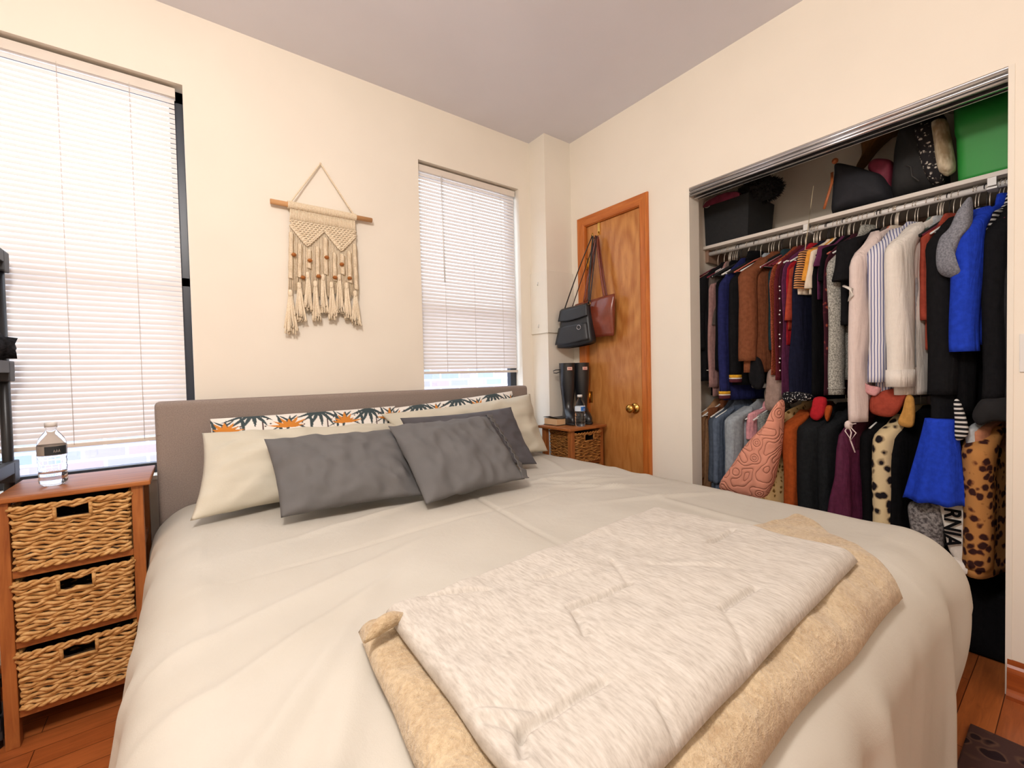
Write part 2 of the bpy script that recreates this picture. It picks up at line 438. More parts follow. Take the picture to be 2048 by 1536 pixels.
for s, d0, d1 in ((.03, .12, .34), (.15, .17, .33), (.28, .19, .28), (.40, .17, .32), (.52, .12, .30), (.65, .19, .33), (.77, .19, .29), (.88, .17, .33), (.97, .13, .36)):
    n_ = int((d1-d0)/.0045)
    for i in range(n_):
        dd = d0+(d1-d0)*i/n_; a = i*.42
        c = MP(s, dd, -.006)
        m.tube([c+Vector((-.010, .003, .003)), c+Vector((0, -.006-.003*math.sin(a), .003*math.cos(a))), c+Vector((.010*1, .003, -.004))], .0032+.0008*math.sin(a*1.0), 5)
m.build('spiral_sinnets', ROPE, mac, True)
def tassel(zx, zy, L, wd, seed):
    rnd = random.Random(seed); c = WP(zx, zy, YM-.006); m = MB()
    m.lathe([(.006, .012), (.010, .006), (.011, -.004), (.010, -.014), (.008, -.02)], c, 'Z', 12)
    for k in range(40):
        s = rnd.uniform(-1, 1); q = rnd.uniform(-1, 1); LL = L*rnd.uniform(.82, 1.04)
        m.tube([c+Vector((s*.006, q*.005, -.014)), c+Vector((s*wd*.6, q*.007, -LL*.5)), c+Vector((s*wd+rnd.uniform(-.004, .004), q*.009, -LL)), c+Vector((s*wd+rnd.uniform(-.006, .006), q*.01, -LL-.012))], [.003, .003, .003, .0048], 5)
    m.build('tassel', ROPE, mac, True)
for i, a in enumerate(((245, 1110, .185, .026), (318, 1050, .165, .022), (385, 965, .165, .017), (448, 1035, .175, .018), (508, 985, .165, .017), (578, 1045, .165, .018), (640, 985, .17, .018), (700, 1050, .165, .018), (770, 1115, .155, .024))): tassel(*a, i)
for zx, zy in ((274, 806), (404, 853), (348, 990), (474, 980), (540, 828), (607, 990), (662, 884), (725, 996)):
    c = WP(zx, zy, YM-.016); m = MB()
    m.lathe([(.003, .0085), (.007, .008), (.0115, .002), (.0122, 0), (.0115, -.002), (.007, -.008), (.003, -.0085)], c, 'Z', 16)
    m.build('bead', BEAD, mac, True)

# ------------------------------------------------------------ cover panel on the column
PANEL = solid('panel_white', (233, 226, 212), .5, .01)
m = MB(); z0, z1 = 1.441, 1.858
m.box((1.951, 2.1956, z0), (1.9628, 2.356, z1))
m.box((1.951, 2.184, z0), (2.197, 2.1955, z1), .002)
pn = m.build('access_panel', PANEL); tag(pn, 'white boxed metal cover panel wrapped round the corner column', 'panel')
for z in (z0+.05, z1-.08):
    m = MB(); m.tube([(1.947, 2.272, z+.012), (1.944, 2.272, z), (1.947, 2.276, z-.010)], .003, 6); m.build('catch', WHITE, pn)
m = MB(); m.box((RX-.006, .075, 1.14), (RX, .143, 1.265), .002); m.box((RX-.010, .10, 1.19), (RX-.006, .118, 1.215), .001)
tag(m.build('switch_plate', WHITE), 'white light switch plate on the wall right of the closet', 'light switch')

# ------------------------------------------------------------ bed
BT = .675
LINEN = solid('headboard_linen', (146, 132, 123), .95, .10, 260, .25, 500, spec=.1)
bed = thing('bed', 'bed with a taupe upholstered headboard between two wicker nightstands', 'bed', (.85, 1.2, FL))
m = MB(); m.box((-.098, 2.215, FL+.1), (1.795, 2.31, 1.092), .022, 4); m.box((-.098+.004, 2.222, .96), (1.795-.004, 2.2155, .962))
m.build('headboard', LINEN, bed, True)
m = MB(); m.box((-.06, .27, .32), (1.76, 2.21, .60), .06, 4); m.build('mattress', solid('mattress_white', (215, 210, 200), .9), bed, True)
m = MB()
for lo, hi in (((-.075, .265, .18), (-.05, 2.21, .32)), ((1.75, .265, .18), (1.775, 2.21, .32)), ((-.075, .265, .18), (1.775, .29, .32))): m.box(lo, hi, .006)
m.build('bed_rail', LINEN, bed)
for x, y in ((-.03, .31), (1.74, .31), (-.03, 2.15), (1.74, 2.15)):
    m = MB(); m.box((x-.02, y-.02, FL), (x+.02, y+.02, .2), .003); m.build('leg', BLACKM, bed)
# duvet
IX0, IX1, IY0, IY1, RR = .03, 1.735, .355, 2.19, .145
def gs(x, y, cx, cy, ang, L, wdt):     # one soft crease: ridge along a line
    c, s_ = math.cos(ang), math.sin(ang); dx, dy = x-cx, y-cy
    a = dx*c+dy*s_; p = -dx*s_+dy*c
    return math.exp(-(a/L)**2-(p/wdt)**2)
CR = [(1.45, 1.45, 2.6, .16, .014, .008), (1.50, 1.35, 2.9, .18, .015, .009), (1.40, 1.30, 2.3, .15, .013, .008), (1.55, 1.55, 2.8, .14, .013, .007), (1.35, 1.42, 2.0, .12, .014, .006),
      (1.48, 1.22, 2.7, .16, .012, .008), (1.60, 1.40, 2.4, .12, .012, .007), (1.30, 1.52, 2.9, .13, .013, .006), (.65, 1.30, .05, .5, .008, -.005), (.9, 1.25, 1.45, .4, .008, -.005),
      (.25, 1.1, .35, .35, .02, .006), (.15, .9, .5, .3, .02, .008), (.10, .7, .9, .3, .025, .010), (.5, 1.55, .15, .3, .02, .005), (1.2, 1.75, .3, .25, .02, .006), (1.0, 1.60, -.2, .25, .018, .005), (1.6, 1.8, 1.2, .2, .02, .006),
      (.12, .55, 1.1, .25, .03, .012), (.20, .42, 2.2, .2, .025, .010), (1.45, .75, 1.5, .3, .02, .006), (1.50, 1.0, 2.7, .2, .015, .008)]
def bedz(x, y):
    z = BT + .010*noise.noise(Vector((x*2.2, y*2.2, 3))) + .004*noise.noise(Vector((x*7, y*7, 1)))
    for cx, cy, an, L, wd, amp in CR:
        if abs(x-cx) < .7 and abs(y-cy) < .7: z += 1.5*amp*gs(x, y, cx, cy, an, L, wd)
    return z
def drape(px, py):
    if py < IY0 and px > IX1: px = IX1+(px-IX1)*(1-.96*smoothstep(.0, .34, IY0-py))
    cx = max(IX0, min(IX1, px)); cy = max(IY0, min(IY1, py))
    dx, dy = px-cx, py-cy; L = math.hypot(dx, dy)
    z = bedz(cx, cy)
    if L < 1e-6: return Vector((px, py, z))
    ux, uy = dx/L, dy/L; q = RR*PI/2
    if L < q: h = RR*math.sin(L/RR); dz = RR*(1-math.cos(L/RR))
    else:
        dz = RR+(L-q)*.985
        h = RR+(L-q)*.06*(.2 if uy < -.5 else 1)
    s = (cx*1.0-cy*1.0)*1 + math.atan2(uy, ux)*.35
    k = smoothstep(.08, .45, L)
    fold = .022*math.sin(s*17+2*noise.noise(Vector((s*3, 0, 0)))*2)+.014*noise.noise(Vector((s*14, L*2, 0)))
    corner = 1-abs(abs(ux)-abs(uy)) if (abs(ux) > .05 and abs(uy) > .05) else 0
    h += k*fold*(1+1.0*corner)
    dz += .006*noise.noise(Vector((px*8, py*8, 2)))
    tk = smoothstep(.24, .65, L)*smoothstep(IX1-.35, IX1, px)*smoothstep(.0, .5, -uy)
    return Vector((cx+ux*h-.10*tk, cy+uy*h+.05*tk, max(z-dz, FL+.02)))
X0, X1, Y0, Y1 = IX0-.62, IX1+.39, IY0-.70, 2.19
def rcorner(s, t):
    return drape(X0+(X1-X0)*s, Y0+(Y1-Y0)*t)
t = NT('duvet_cotton'); v = t.coord()
n1 = t.noise(v, 420, 2); n2 = t.noise(v, 18, 4, .6, .4)
t.bump(t.math('ADD', t.math('MULTIPLY', n1, .15), n2), .28, .006)
DUV = t.done(.9, 0, .15, t.ramp(t.noise(v, 3), [(.3, lin((194, 187, 174))), (.7, lin((201, 195, 183)))]))
m = MB(); m.grid(rcorner, 260, 280)
duv = m.build('duvet', DUV, None, True); tag(duv, 'large pale sage duvet spread over the bed and draped down its sides', 'duvet')
sd = duv.modifiers.new('thick', 'SOLIDIFY'); sd.thickness = .012; sd.offset = -1

# ------------------------------------------------------------ folded blankets on the bed
def slab(m, quad, th, basefn, nx, ny, n_=5, amp=.004, seed=0, wav=.0, edge=.028, lines=()):
    TLq, TRq, BRq, BLq = [Vector(q) for q in quad]
    def P(s, t):
        e = wav*(noise.noise(Vector((s*3+seed, t*3, 0))))
        p = TLq.lerp(TRq, s).lerp(BLq.lerp(BRq, s), t)
        return p.x+e, p.y+wav*noise.noise(Vector((t*3, s*3+seed, 7)))
    Wd = (TRq-TLq).length; Hd = (BLq-TLq).length
    def prof(s, t):
        a = min(s, 1-s)*Wd; c = min(t, 1-t)*Hd
        f = lambda d: math.sqrt(max(0, 1-(1-min(1, d/edge))**2))
        return f(a)*f(c)
    def warp(s): return .5-.5*math.cos(PI*s) if False else s
    ss = sorted(set([i/nx for i in range(nx+1)]+[edge/Wd*k/6 for k in range(6)]+[1-edge/Wd*k/6 for k in range(6)]))
    ts = sorted(set([i/ny for i in range(ny+1)]+[edge/Hd*k/6 for k in range(6)]+[1-edge/Hd*k/6 for k in range(6)]))
    top = []; bot = []
    for t_ in ts:
        ra, rb = [], []
        for s in ss:
            x, y = P(s, t_); z = basefn(x, y); pf = prof(s, t_)
            dn = amp*noise.noise(Vector((x*9, y*9, seed)))+amp*.5*noise.noise(Vector((x*22, y*22, seed)))
            for (ax, ay, bx, by, dep, wd) in lines:
                vx, vy = bx-ax, by-ay; l2 = vx*vx+vy*vy; q = max(0, min(1, ((x-ax)*vx+(y-ay)*vy)/l2))
                dd = math.hypot(x-ax-q*vx, y-ay-q*vy)
                if dd < wd*4: dn -= dep*math.exp(-(dd/wd)**2)
            mid = th*.42
            ra.append(m.bm.verts.new((x, y, z+mid+(th-mid)*pf+dn*pf)))
            rb.append(m.bm.verts.new((x, y, z+mid-(mid-.003)*pf)))
        top.append(ra); bot.append(rb)
    for j in range(len(ts)-1):
        for i in range(len(ss)-1):
            for G in (top, bot):
                q = (G[j][i], G[j][i+1], G[j+1][i+1], G[j+1][i])
                f = m.bm.faces.new(q if G is top else q[::-1]); f.smooth = True
    bmesh.ops.remove_doubles(m.bm, verts=m.bm.verts, dist=1e-5)
def surf(x, y):     # duvet top incl. the roll-off at the foot
    cy = max(IY0, y); cx = max(IX0, min(IX1, x))
    z = bedz(cx, cy)
    for d in (cy-y, abs(cx-x)):
        if d > 0: z -= RR-math.sqrt(max(0, RR*RR-min(d, RR*.97)**2))
    return z+.004
t = NT('fleece'); v = t.coord(); f = t.noise(v, 110, 4, .7); g2 = t.noise(v, 14, 3)
t.bump(f, .9, .006)
FLE = t.done(1, 0, .1, t.ramp(t.math('ADD', t.math('MULTIPLY', f, .6), t.math('MULTIPLY', g2, .4)), [(.38, lin((176, 150, 116))), (.62, lin((208, 186, 152)))])); t.b.inputs['Sheen Weight'].default_value = .3
m = MB()
def isec(p1, p2, p3, p4):
    d1 = (p2[0]-p1[0], p2[1]-p1[1]); d2 = (p4[0]-p3[0], p4[1]-p3[1]); dt = d1[0]*d2[1]-d1[1]*d2[0]
    k = ((p3[0]-p1[0])*d2[1]-(p3[1]-p1[1])*d2[0])/dt
    return (p1[0]+d1[0]*k, p1[1]+d1[1]*k)
def ZXY(u, v, z): p = PZ(u, v, z); return (p.x, p.y)
l1, l2, r1_, r2_ = ZXY(703, 1314, .71), ZXY(816, 1536, .71), ZXY(1806, 1148, .71), ZXY(1455, 1536, .71)
FQ = [(l1[0]+(l1[0]-l2[0])*.02+.03, l1[1]+.06), ZXY(1600, 1040, .71), r1_, isec(l1, l2, r1_, r2_)]
slab(m, [(q[0], q[1], 0) for q in FQ], .056, surf, 150, 90, amp=.010, seed=3, wav=.014, edge=.030)
a_, c_ = PZ(728, 1288, .745), PZ(812, 1236, .755)
m.tube([a_.lerp(c_, k/10)+Vector((0, 0, .012*math.sin(PI*k/10)+.002)) for k in range(11)], [.002, .006, .010, .012, .013, .013, .013, .012, .010, .008, .004], 12)
tag(m.build('fleece_blanket', FLE), 'fluffy beige fleece blanket folded flat beneath the heathered quilt', 'blanket')
t = NT('quilt_heather'); v = t.coord((210, 42, 80), (0, 0, .45)); f = t.noise(v, 1, 3, .6); f2 = t.noise(t.coord(), 300, 2)
t.bump(t.math('ADD', f2, f), .10, .001)
QM = t.done(.95, 0, .15, t.ramp(f, [(.30, lin((176, 167, 156))), (.52, lin((194, 186, 175))), (.74, lin((206, 199, 189)))]))
def QW(u, v): p = PZ(u, v, .775); return (p.x, p.y)
seg = lambda a, c, dep=.010, wd=.006: QW(*a)+QW(*c)+(dep, wd)
LNS = [seg((845, 1175), (975, 1170)), seg((1140, 1210), (1258, 1160)), (seg((1258, 1160), (1225, 1115), .005)), seg((1150, 1220), (1170, 1260)), seg((1210, 1345), (1040, 1445)), seg((1040, 1445), (1045, 1500)), seg((1320, 1385), (1360, 1430)),
       seg((1445, 1207), (1510, 1165)), seg((1445, 1207), (1500, 1290), .004), seg((1420, 1080), (1465, 1055)), seg((960, 1420), (1040, 1445), .006, .006), seg((935, 1395), (1060, 1400), .005, .006), seg((1070, 1150), (1150, 1130), .004), seg((1300, 1120), (1480, 1130), .003, .008)]
m = MB()
l1, l2, r1_, r2_ = ZXY(771, 1203, .768), ZXY(1020, 1536, .768), ZXY(1716, 1097, .768), ZXY(1252, 1536, .768)
QQ = [l1, ZXY(1310, 1010, .768), r1_, isec(l1, l2, r1_, r2_)]
slab(m, [(q[0], q[1], 0) for q in QQ], .040, lambda x, y: surf(x, y)+.050, 260, 170, amp=.0055, seed=21, wav=.010, edge=.022, lines=LNS)
tag(m.build('folded_quilt', QM), 'heathered oatmeal quilt with stitched corners folded on top of the fleece', 'quilt')

# ------------------------------------------------------------ pillows
def pillow(name, label, C, th, mat, seed, nx=70, ny=46, wr=.006, sag=.045, paint=None, ruffle=None, cat='pillow', ex=2.6):
    C = [Vector(c) for c in C]; N = ((C[1]-C[0]).cross(C[3]-C[0])).normalized()
    if N.y > 0: N = -N
    m = MB(); S = []
    for side in (1, -1):
        g = []
        for j in range(ny+1):
            r = []
            for i in range(nx+1):
                s, t_ = i/nx, j/ny; a, b_ = abs(2*s-1), abs(2*t_-1)
                pf = ((1-a**ex)*(1-b_**ex))**.55 if a < 1 and b_ < 1 else 0
                s2 = .5+(s-.5)*(1-sag*(1-b_**2)); t2 = .5+(t_-.5)*(1-sag*1.6*(1-a**2))
                p = C[0].lerp(C[1], s2).lerp(C[3].lerp(C[2], s2), t2)
                q = Vector((s*5, t_*3.4, seed))
                ridge = abs(noise.noise(q*1.3))*-1.4+.5
                edgew = .4+.6*max(a, b_)
                w_ = wr*(noise.noise(q)+.5*noise.noise(q*2.3)+ridge*edgew*.8)
                ed = .004*noise.noise(Vector((s*9, t_*9, seed+4)))
                r.append(m.bm.verts.new(p+N*side*(th*pf+w_*min(1, pf*2))+N*ed))
            g.append(r)
        for j in range(ny):
            for i in range(nx):
                q = (g[j][i], g[j][i+1], g[j+1][i+1], g[j+1][i]); f = m.bm.faces.new(q if side > 0 else q[::-1]); f.smooth = True
        S.append(g)
    if paint:
        cl = m.bm.loops.layers.float_color.new('pattern')
        vid = {}
        for g in S:
            for j in range(ny+1):
                for i in range(nx+1): vid[g[j][i]] = paint(i/nx, j/ny)
        for f in m.bm.faces:
            for lp in f.loops: lp[cl] = vid[lp.vert]
    bmesh.ops.remove_doubles(m.bm, verts=m.bm.verts, dist=2e-4)
    o = m.build(name, mat); tag(o, label, cat)
    return o, C, N
SAGE = solid('pillow_sage', (203, 196, 178), .9, .03, 8, .25, 300, spec=.15)
GREY = solid('pillow_grey', (104, 102, 101), .75, .04, 10, .2, 300, spec=.3)
CHAR = solid('pillow_charcoal', (86, 83, 86), .75, .04, 10, .2, 300, spec=.3)
BZ = .705
# floral pillows
rf = random.Random(5)
def floral_paint(seed):
    rr = random.Random(seed); leaves = []
    def leaf(x0, y0, ang, L, w_, col, bend=0): leaves.append((x0, y0, ang, L, w_, col, bend))
    GR, OR, DK, YE = (.055, .075, .08), (.62, .23, .04), (.07, .03, .03), (.65, .36, .08)
    for k in range(7):
        cx = .04+k*.155+rr.uniform(-.02, .02); cy = rr.uniform(.05, .10)
        if k % 2 == 0:
            for a in range(7): leaf(cx, cy+.13, PI*(1.08+a*.14), rr.uniform(.05, .085), .0075, OR)
            for a in (-.5, .5, .1): leaf(cx+a*.09, cy-.05, PI/2+a*1.2, .16, .006, GR, .3*a)
        else:
            for a in range(6): leaf(cx, cy-.1, PI/2+(a-2.5)*.36, rr.uniform(.10, .15), .0075, GR, .1)
            leaf(cx+.045, cy-.1, PI/2, .3, .0018, DK)
        for d_ in range(5): leaf(cx+.07+rr.uniform(-.016, .016), cy+rr.uniform(-.02, .14), PI/2+.3, .010, .003, DK)
        leaf(cx-.06, cy-.08, PI/2-.25, .18, .006, GR, .2)
    asp = .5/.75
    def f(s, t_):
        X, Y = s*.75, t_*.5
        for x0, y0, ang, L, w_, col, bend in leaves:
            dx, dy = X-x0*.75, Y-y0*.5; c, s_ = math.cos(ang), math.sin(ang)
            a = dx*c+dy*s_; p = -dx*s_+dy*c
            if 0 < a < L:
                p -= bend*a*a/L*1.2
                if abs(p) < w_*math.sin(PI*min(1, (a/L)**.8))+.0006: return col+(1,)
        return (.80, .76, .70, 1)
    return f
t = NT('floral_cotton'); vc = t.node('ShaderNodeVertexColor'); vc.layer_name = 'pattern'; t.bump(t.noise(t.coord(), 300, 2), .15, .001)
FLO = t.done(.85, 0, .15, vc.outputs['Color'])
def V(p): return Vector(p)
pillow('floral_pillow', 'white pillow with orange flowers and dark leaves behind the left sage pillow', [PY(420, 838, 2.155), PY(790, 812, 2.155), PY(800, 950, 2.06), PY(425, 985, 2.06)], .045, FLO, 11, 300, 200, .004, .01, floral_paint(2))
pillow('floral_pillow', 'white floral pillow behind the right sage and charcoal pillows', [PY(772, 818, 2.155), PY(1024, 782, 2.155), PY(1050, 905, 2.06), PY(780, 950, 2.06)], .045, FLO, 12, 300, 200, .004, .01, floral_paint(9))
pillow('sage_pillow', 'wide pale sage pillow at the left side of the bed', [PY(404, 866, 2.10), PY(800, 846, 2.10), Vector((.90, 1.93, BZ)), PZ(380, 1042, BZ)], .075, SAGE, 1, 90, 60, .017)
pillow('sage_pillow', 'pale sage pillow leaning at the right end of the headboard', [PY(762, 828, 2.10), PY(1060, 788, 2.10), PZ(1096, 902, BZ), Vector((.93, 1.98, BZ))], .07, SAGE, 2, 90, 60, .017)
pillow('charcoal_pillow', 'charcoal pillow behind the ruffled grey pillow on the right', [PY(800, 836, 1.96), PY(1022, 814, 1.96), PZ(1074, 928, BZ), PZ(840, 952, BZ)], .06, CHAR, 3, 80, 50, .015)
pillow('grey_pillow', 'dark grey pillow in front of the left sage pillow', [PY(528, 878, 1.87), PY(792, 858, 1.87), PZ(852, 990, BZ), PZ(562, 1036, BZ)], .065, GREY, 4, 80, 50, .017, .04)
o, C, N = pillow('grey_pillow', 'grey pillow with a gathered ruffled edge, frontmost on the bed', [PY(776, 852, 1.80), PY(975, 832, 1.80), PZ(1050, 958, BZ+.02), PZ(852, 1010, BZ)], .06, GREY, 5, 80, 50, .017, .04)
m = MB()
def ruf(s, t_):
    a = C[1].lerp(C[2], t_); d = (C[1]-C[0]).normalized()
    k = .5+.5*s
    return a + d*(.0+.036*s-.012) + N*(.035*math.sin(PI*min(max(t_, 0), 1))**.5*(1-s) + .007*k*math.sin(t_*62+1.5*math.sin(t_*9)))+Vector((0, 0, .004))
m.grid(ruf, 8, 130); r = m.build('ruffle', GREY, o); md = r.modifiers.new('thick', 'SOLIDIFY'); md.thickness = .003

# ------------------------------------------------------------ nightstands with wicker baskets
t = NT('wicker'); v = t.coord((30, 30, 60)); f = t.noise(v, 1.5, 4, .6)
WICK = t.done(.6, 0, .3, t.ramp(f, [(.3, lin((168, 116, 58))), (.55, lin((206, 160, 100))), (.75, lin((226, 188, 132)))]))
t = NT('wicker_dark'); v = t.coord((30, 30, 60)); f = t.noise(v, 1.5, 4, .6)
WICKD = t.done(.6, 0, .3, t.ramp(f, [(.3, lin((132, 82, 36))), (.7, lin((180, 126, 66)))]))
LINER = solid('basket_inside', (58, 40, 24), .9)
def basket(label, x0, x1, y0, y1, z0, z1, mat, group, rows=17, seed=0):
    cx, cy = (x0+x1)/2, (y0+y1)/2
    root = thing('wicker_basket', label, 'basket', (cx, cy, z0), group)
    rnd = random.Random(seed); m = MB(); rr = .0058
    hw, hz0, hz1 = .042, z1-.048, z1-.016
    per = [(x0, y0), (x1, y0), (x1, y1), (x0, y1)]
    def P(s, z):      # s in metres round perimeter starting at front centre going right
        k = 1-.05*(z1-z)/(z1-z0)
        W_, D_ = (x1-x0)*k, (y1-y0)*k; X = cx; s = s % (2*(W_+D_))
        if s < W_/2: p, n = (cx+s, cy-D_/2), (0, -1)
        elif s < W_/2+D_: p, n = (cx+W_/2, cy-D_/2+(s-W_/2)), (1, 0)
        elif s < 1.5*W_+D_: p, n = (cx+W_/2-(s-W_/2-D_), cy+D_/2), (0, 1)
        elif s < 1.5*W_+2*D_: p, n = (cx-W_/2, cy+D_/2-(s-1.5*W_-D_)), (-1, 0)
        else: p, n = (cx-W_/2+(s-1.5*W_-2*D_), cy-D_/2), (0, -1)
        return Vector((p[0], p[1], z)), Vector((n[0], n[1], 0)), 2*(W_+D_)
    for r_ in range(rows):
        z = z0+.008+(z1-z0-.02)*r_/(rows-1)
        tot = P(0, z)[2]; s0, s1 = 0, tot
        hole = hz0-.004 < z < hz1+.002
        if hole: s0, s1 = hw, tot-hw
        n_ = int((s1-s0)/.011); pts = []; rad = []
        ph = r_*PI+rnd.uniform(-.4, .4)
        for i in range(n_+(0 if not hole else 1)):
            s = s0+(s1-s0)*i/n_; p, n, _ = P(s, z)
            wv = math.sin(s/.038*PI+ph)
            p = p+n*(.0045*wv)+Vector((0, 0, .0035*math.sin(s/.031*PI+ph*1.7)+rnd.uniform(-.0012, .0012)))
            pts.append(p); rad.append(rr*rnd.uniform(.82, 1.12))
        m.tube(pts, rad, 6, closed=not hole)
    m.build('woven_wall', mat, root, True)
    m = MB()
    for zz in (z1-.004, z0+.004):
        tot = P(0, zz)[2]; n_ = int(tot/.006)
        for ph in (0, PI):
            pts = []
            for i in range(n_):
                p, n, _ = P(tot*i/n_, zz); a = i*.75+ph; pts.append(p+n*(.003+.0045*math.cos(a))+Vector((0, 0, .0045*math.sin(a))))
            m.tube(pts, .0052, 6, closed=True)
    for sx in (-hw, hw):
        m.tube([(cx+sx, y0-.002, hz0-.008), (cx+sx, y0-.004, hz1+.008)], .0055, 6)
    m.tube([(cx-hw, y0-.004, hz0-.006), (cx, y0-.005, hz0-.004), (cx+hw, y0-.004, hz0-.006)], .0055, 6)
    m.build('braided_rim', mat, root, True)
    m = MB(); q = .010
    for lo, hi in (((x0+q, y0+.006, z0+.01), (x1-q, y0+.009, hz0)), ((x0+q, y0+.006, hz0), (cx-hw, y0+.009, z1-.006)), ((cx+hw, y0+.006, hz0), (x1-q, y0+.009, z1-.006)),
                   ((x0+q, y1-.013, z0+.01), (x1-q, y1-.01, z1-.006)), ((x0+q, y0+.006, z0+.01), (x0+q+.003, y1-.01, z1-.006)), ((x1-q-.003, y0+.006, z0+.01), (x1-q, y1-.01, z1-.006)), ((x0+q, y0+.006, z0+.006), (x1-q, y1-.01, z0+.01))):
        m.box(lo, hi)
    m.build('basket_lining', LINER, root)
def nightstand(label, x0, x1, y0, y1, top, rails, blabels, bm_, fz=FL, rows=17, group='', botr=.15):
    # x0..x1,y0..y1 outline of the top board
    root = thing('nightstand', label, 'nightstand', ((x0+x1)/2, (y0+y1)/2, fz))
    m = MB(); m.box((x0, y0, top-.018), (x1, y1, top), .005, 3); m.build('tabletop', NSW[0], root, True)
    e = .022; p = .032; el = .022 if x0 > 0 else .003
    for px in (x0+el, x1-e-p):
        for py in (y0+.014, y1-e-p+.008):
            m = MB(); m.box((px, py, fz), (px+p, py+p, top-.018), .003); m.build('leg', NSW[2], root)
    zs = [top-.018-.008]+rails
    for z in rails:
        m = MB(); m.box((x0+el+p, y0+.018, z-.011), (x1-e-p, y0+.018+.018, z+.011), .002)
        m.box((x0+el+p, y1-.036, z-.011), (x1-e-p, y1-.018, z+.011), .002)
        m.box((x0+el+.005, y0+.04, z-.011), (x0+el+.023, y1-.04, z+.011), .002); m.box((x1-e-.023, y0+.04, z-.011), (x1-e-.005, y1-.04, z+.011), .002)
        m.box((x0+e+.008, y0+.036, z+.004), (x1-e-.008, y1-.036, z+.010))
        m.build('shelf_rail', NSW[0], root)
    hi = top-.018
    for i, z in enumerate(rails):
        basket(blabels[i], x0+el+p+.006, x1-e-p-.006, y0+.004, y1-.05, z+.014, hi-.014-(.0 if i else .004), bm_, group, rows, i+int(x0*10))
        hi = z-.011
nightstand('wooden nightstand left of the headboard with three wicker baskets and a water bottle on top', -.480, -.106, 1.985, 2.325, .83, [.583, .362, .145],
           ['topmost wicker basket of the nightstand left of the bed', 'middle wicker basket of the nightstand left of the bed', 'bottom wicker basket of the nightstand left of the bed'], WICK, group='wicker baskets in the left nightstand')
nightstand('wooden nightstand in the corner right of the bed carrying black boots', 1.845, 2.178, 1.885, 2.182, .83, [.60, .37, .145],
           ['topmost dark wicker basket of the nightstand in the corner by the door', 'middle wicker basket of the corner nightstand, behind the duvet', 'bottom wicker basket of the corner nightstand, behind the bed'], WICKD, group='wicker baskets in the corner nightstand')

# ------------------------------------------------------------ water bottles
t = NT('clear_plastic'); t.b.inputs['Transmission Weight'].default_value = 1; PLAS = t.done(.03, 0, .5, (.97, .98, 1, 1)); t.b.inputs['IOR'].default_value = 1.15
t = NT('water'); t.b.inputs['Transmission Weight'].default_value = 1; WAT = t.done(.02, 0, .5, (.95, .98, 1, 1)); t.b.inputs['IOR'].default_value = 1.33
def bottle(label, c, h, water, lab, lab2, r=.032, cap=True):
    c = Vector(c); root = thing('water_bottle', label, 'bottle', c); k = h/.19
    m = MB(); n = 40
    prof = [(.018, .000), (.027, .002), (r*.96, .010)]
    for i in range(12):
        z = .014+i*.0062; prof.append((r*(.97+.03*math.sin(i*PI/1.5)), z))
    prof += [(r, .092), (r, .125), (r*.97, .135), (r*.85, .148), (r*.6, .162), (.0135, .172), (.0125, .176), (.0125, .180), (.015, .181), (.015, .1835)]
    prof = [(a, b_*k) for a, b_ in prof]
    m.lathe(prof, c, 'Z', n); m.build('bottle_body', PLAS, root, True)
    if water:
        m = MB(); wp = [(a*.95, max(b_, .002)) for a, b_ in prof if b_ <= water]; wp.append((wp[-1][0], water)); m.lathe(wp, c, 'Z', n); m.build('water', WAT, root, True)
    m = MB(); m.lathe([(.0158, .1835*k), (.0160, .195*k), (.0150, .198*k), (.001, .198*k)], c, 'Z', 24); m.build('bottle_cap', WHITE, root, True)
    m = MB(); L0, L1 = .096*k, .126*k
    m.lathe([(r+.0006, L0), (r+.0008, (L0+L1)/2), (r+.0006, L1)], c, 'Z', 40, cap=False)
    lb = m.build('bottle_label', lab, root, True)
    m = MB()    # coloured field of the label, on the side towards the room
    pts = []
    for a0_, mi in (lab2[1],):
        for zz in (L0+.002, L1-.002):
            pts.append([c+Vector(((r+.0014)*math.cos(a), (r+.0014)*math.sin(a), zz)) for a in [a0_+mi*i/12 for i in range(13)]])
    m.loops(pts, False, False); m.build('label_print', lab2[0], lb)
    m = MB()
    a_ = lab2[1][0]+lab2[1][1]*.5
    for i in range(3):
        a = a_+(i-1)*.16; z = (L0+L1)/2
        m.tube([c+Vector(((r+.0018)*math.cos(a-.05), (r+.0018)*math.sin(a-.05), z-.006)), c+Vector(((r+.002)*math.cos(a), (r+.002)*math.sin(a), z+.004)), c+Vector(((r+.0018)*math.cos(a+.05), (r+.0018)*math.sin(a+.05), z-.006))], .0008, 4)
    m.build('label_mark', WHITE, lb)
bottle('clear part-empty water bottle with dark label band on the left nightstand', (-.366, 2.12, .831), .205, .048, solid('label_grey', (150, 140, 130), .4), (solid('label_dark', (34, 40, 44), .4), (-1.9, 1.6)), r=.036)
bottle('full water bottle with blue and white label on the corner nightstand', (1.985, 1.935, .831), .19, .085, solid('label_white', (215, 225, 235), .4), (solid('label_blue', (40, 108, 190), .4), (-2.2, 1.3)))

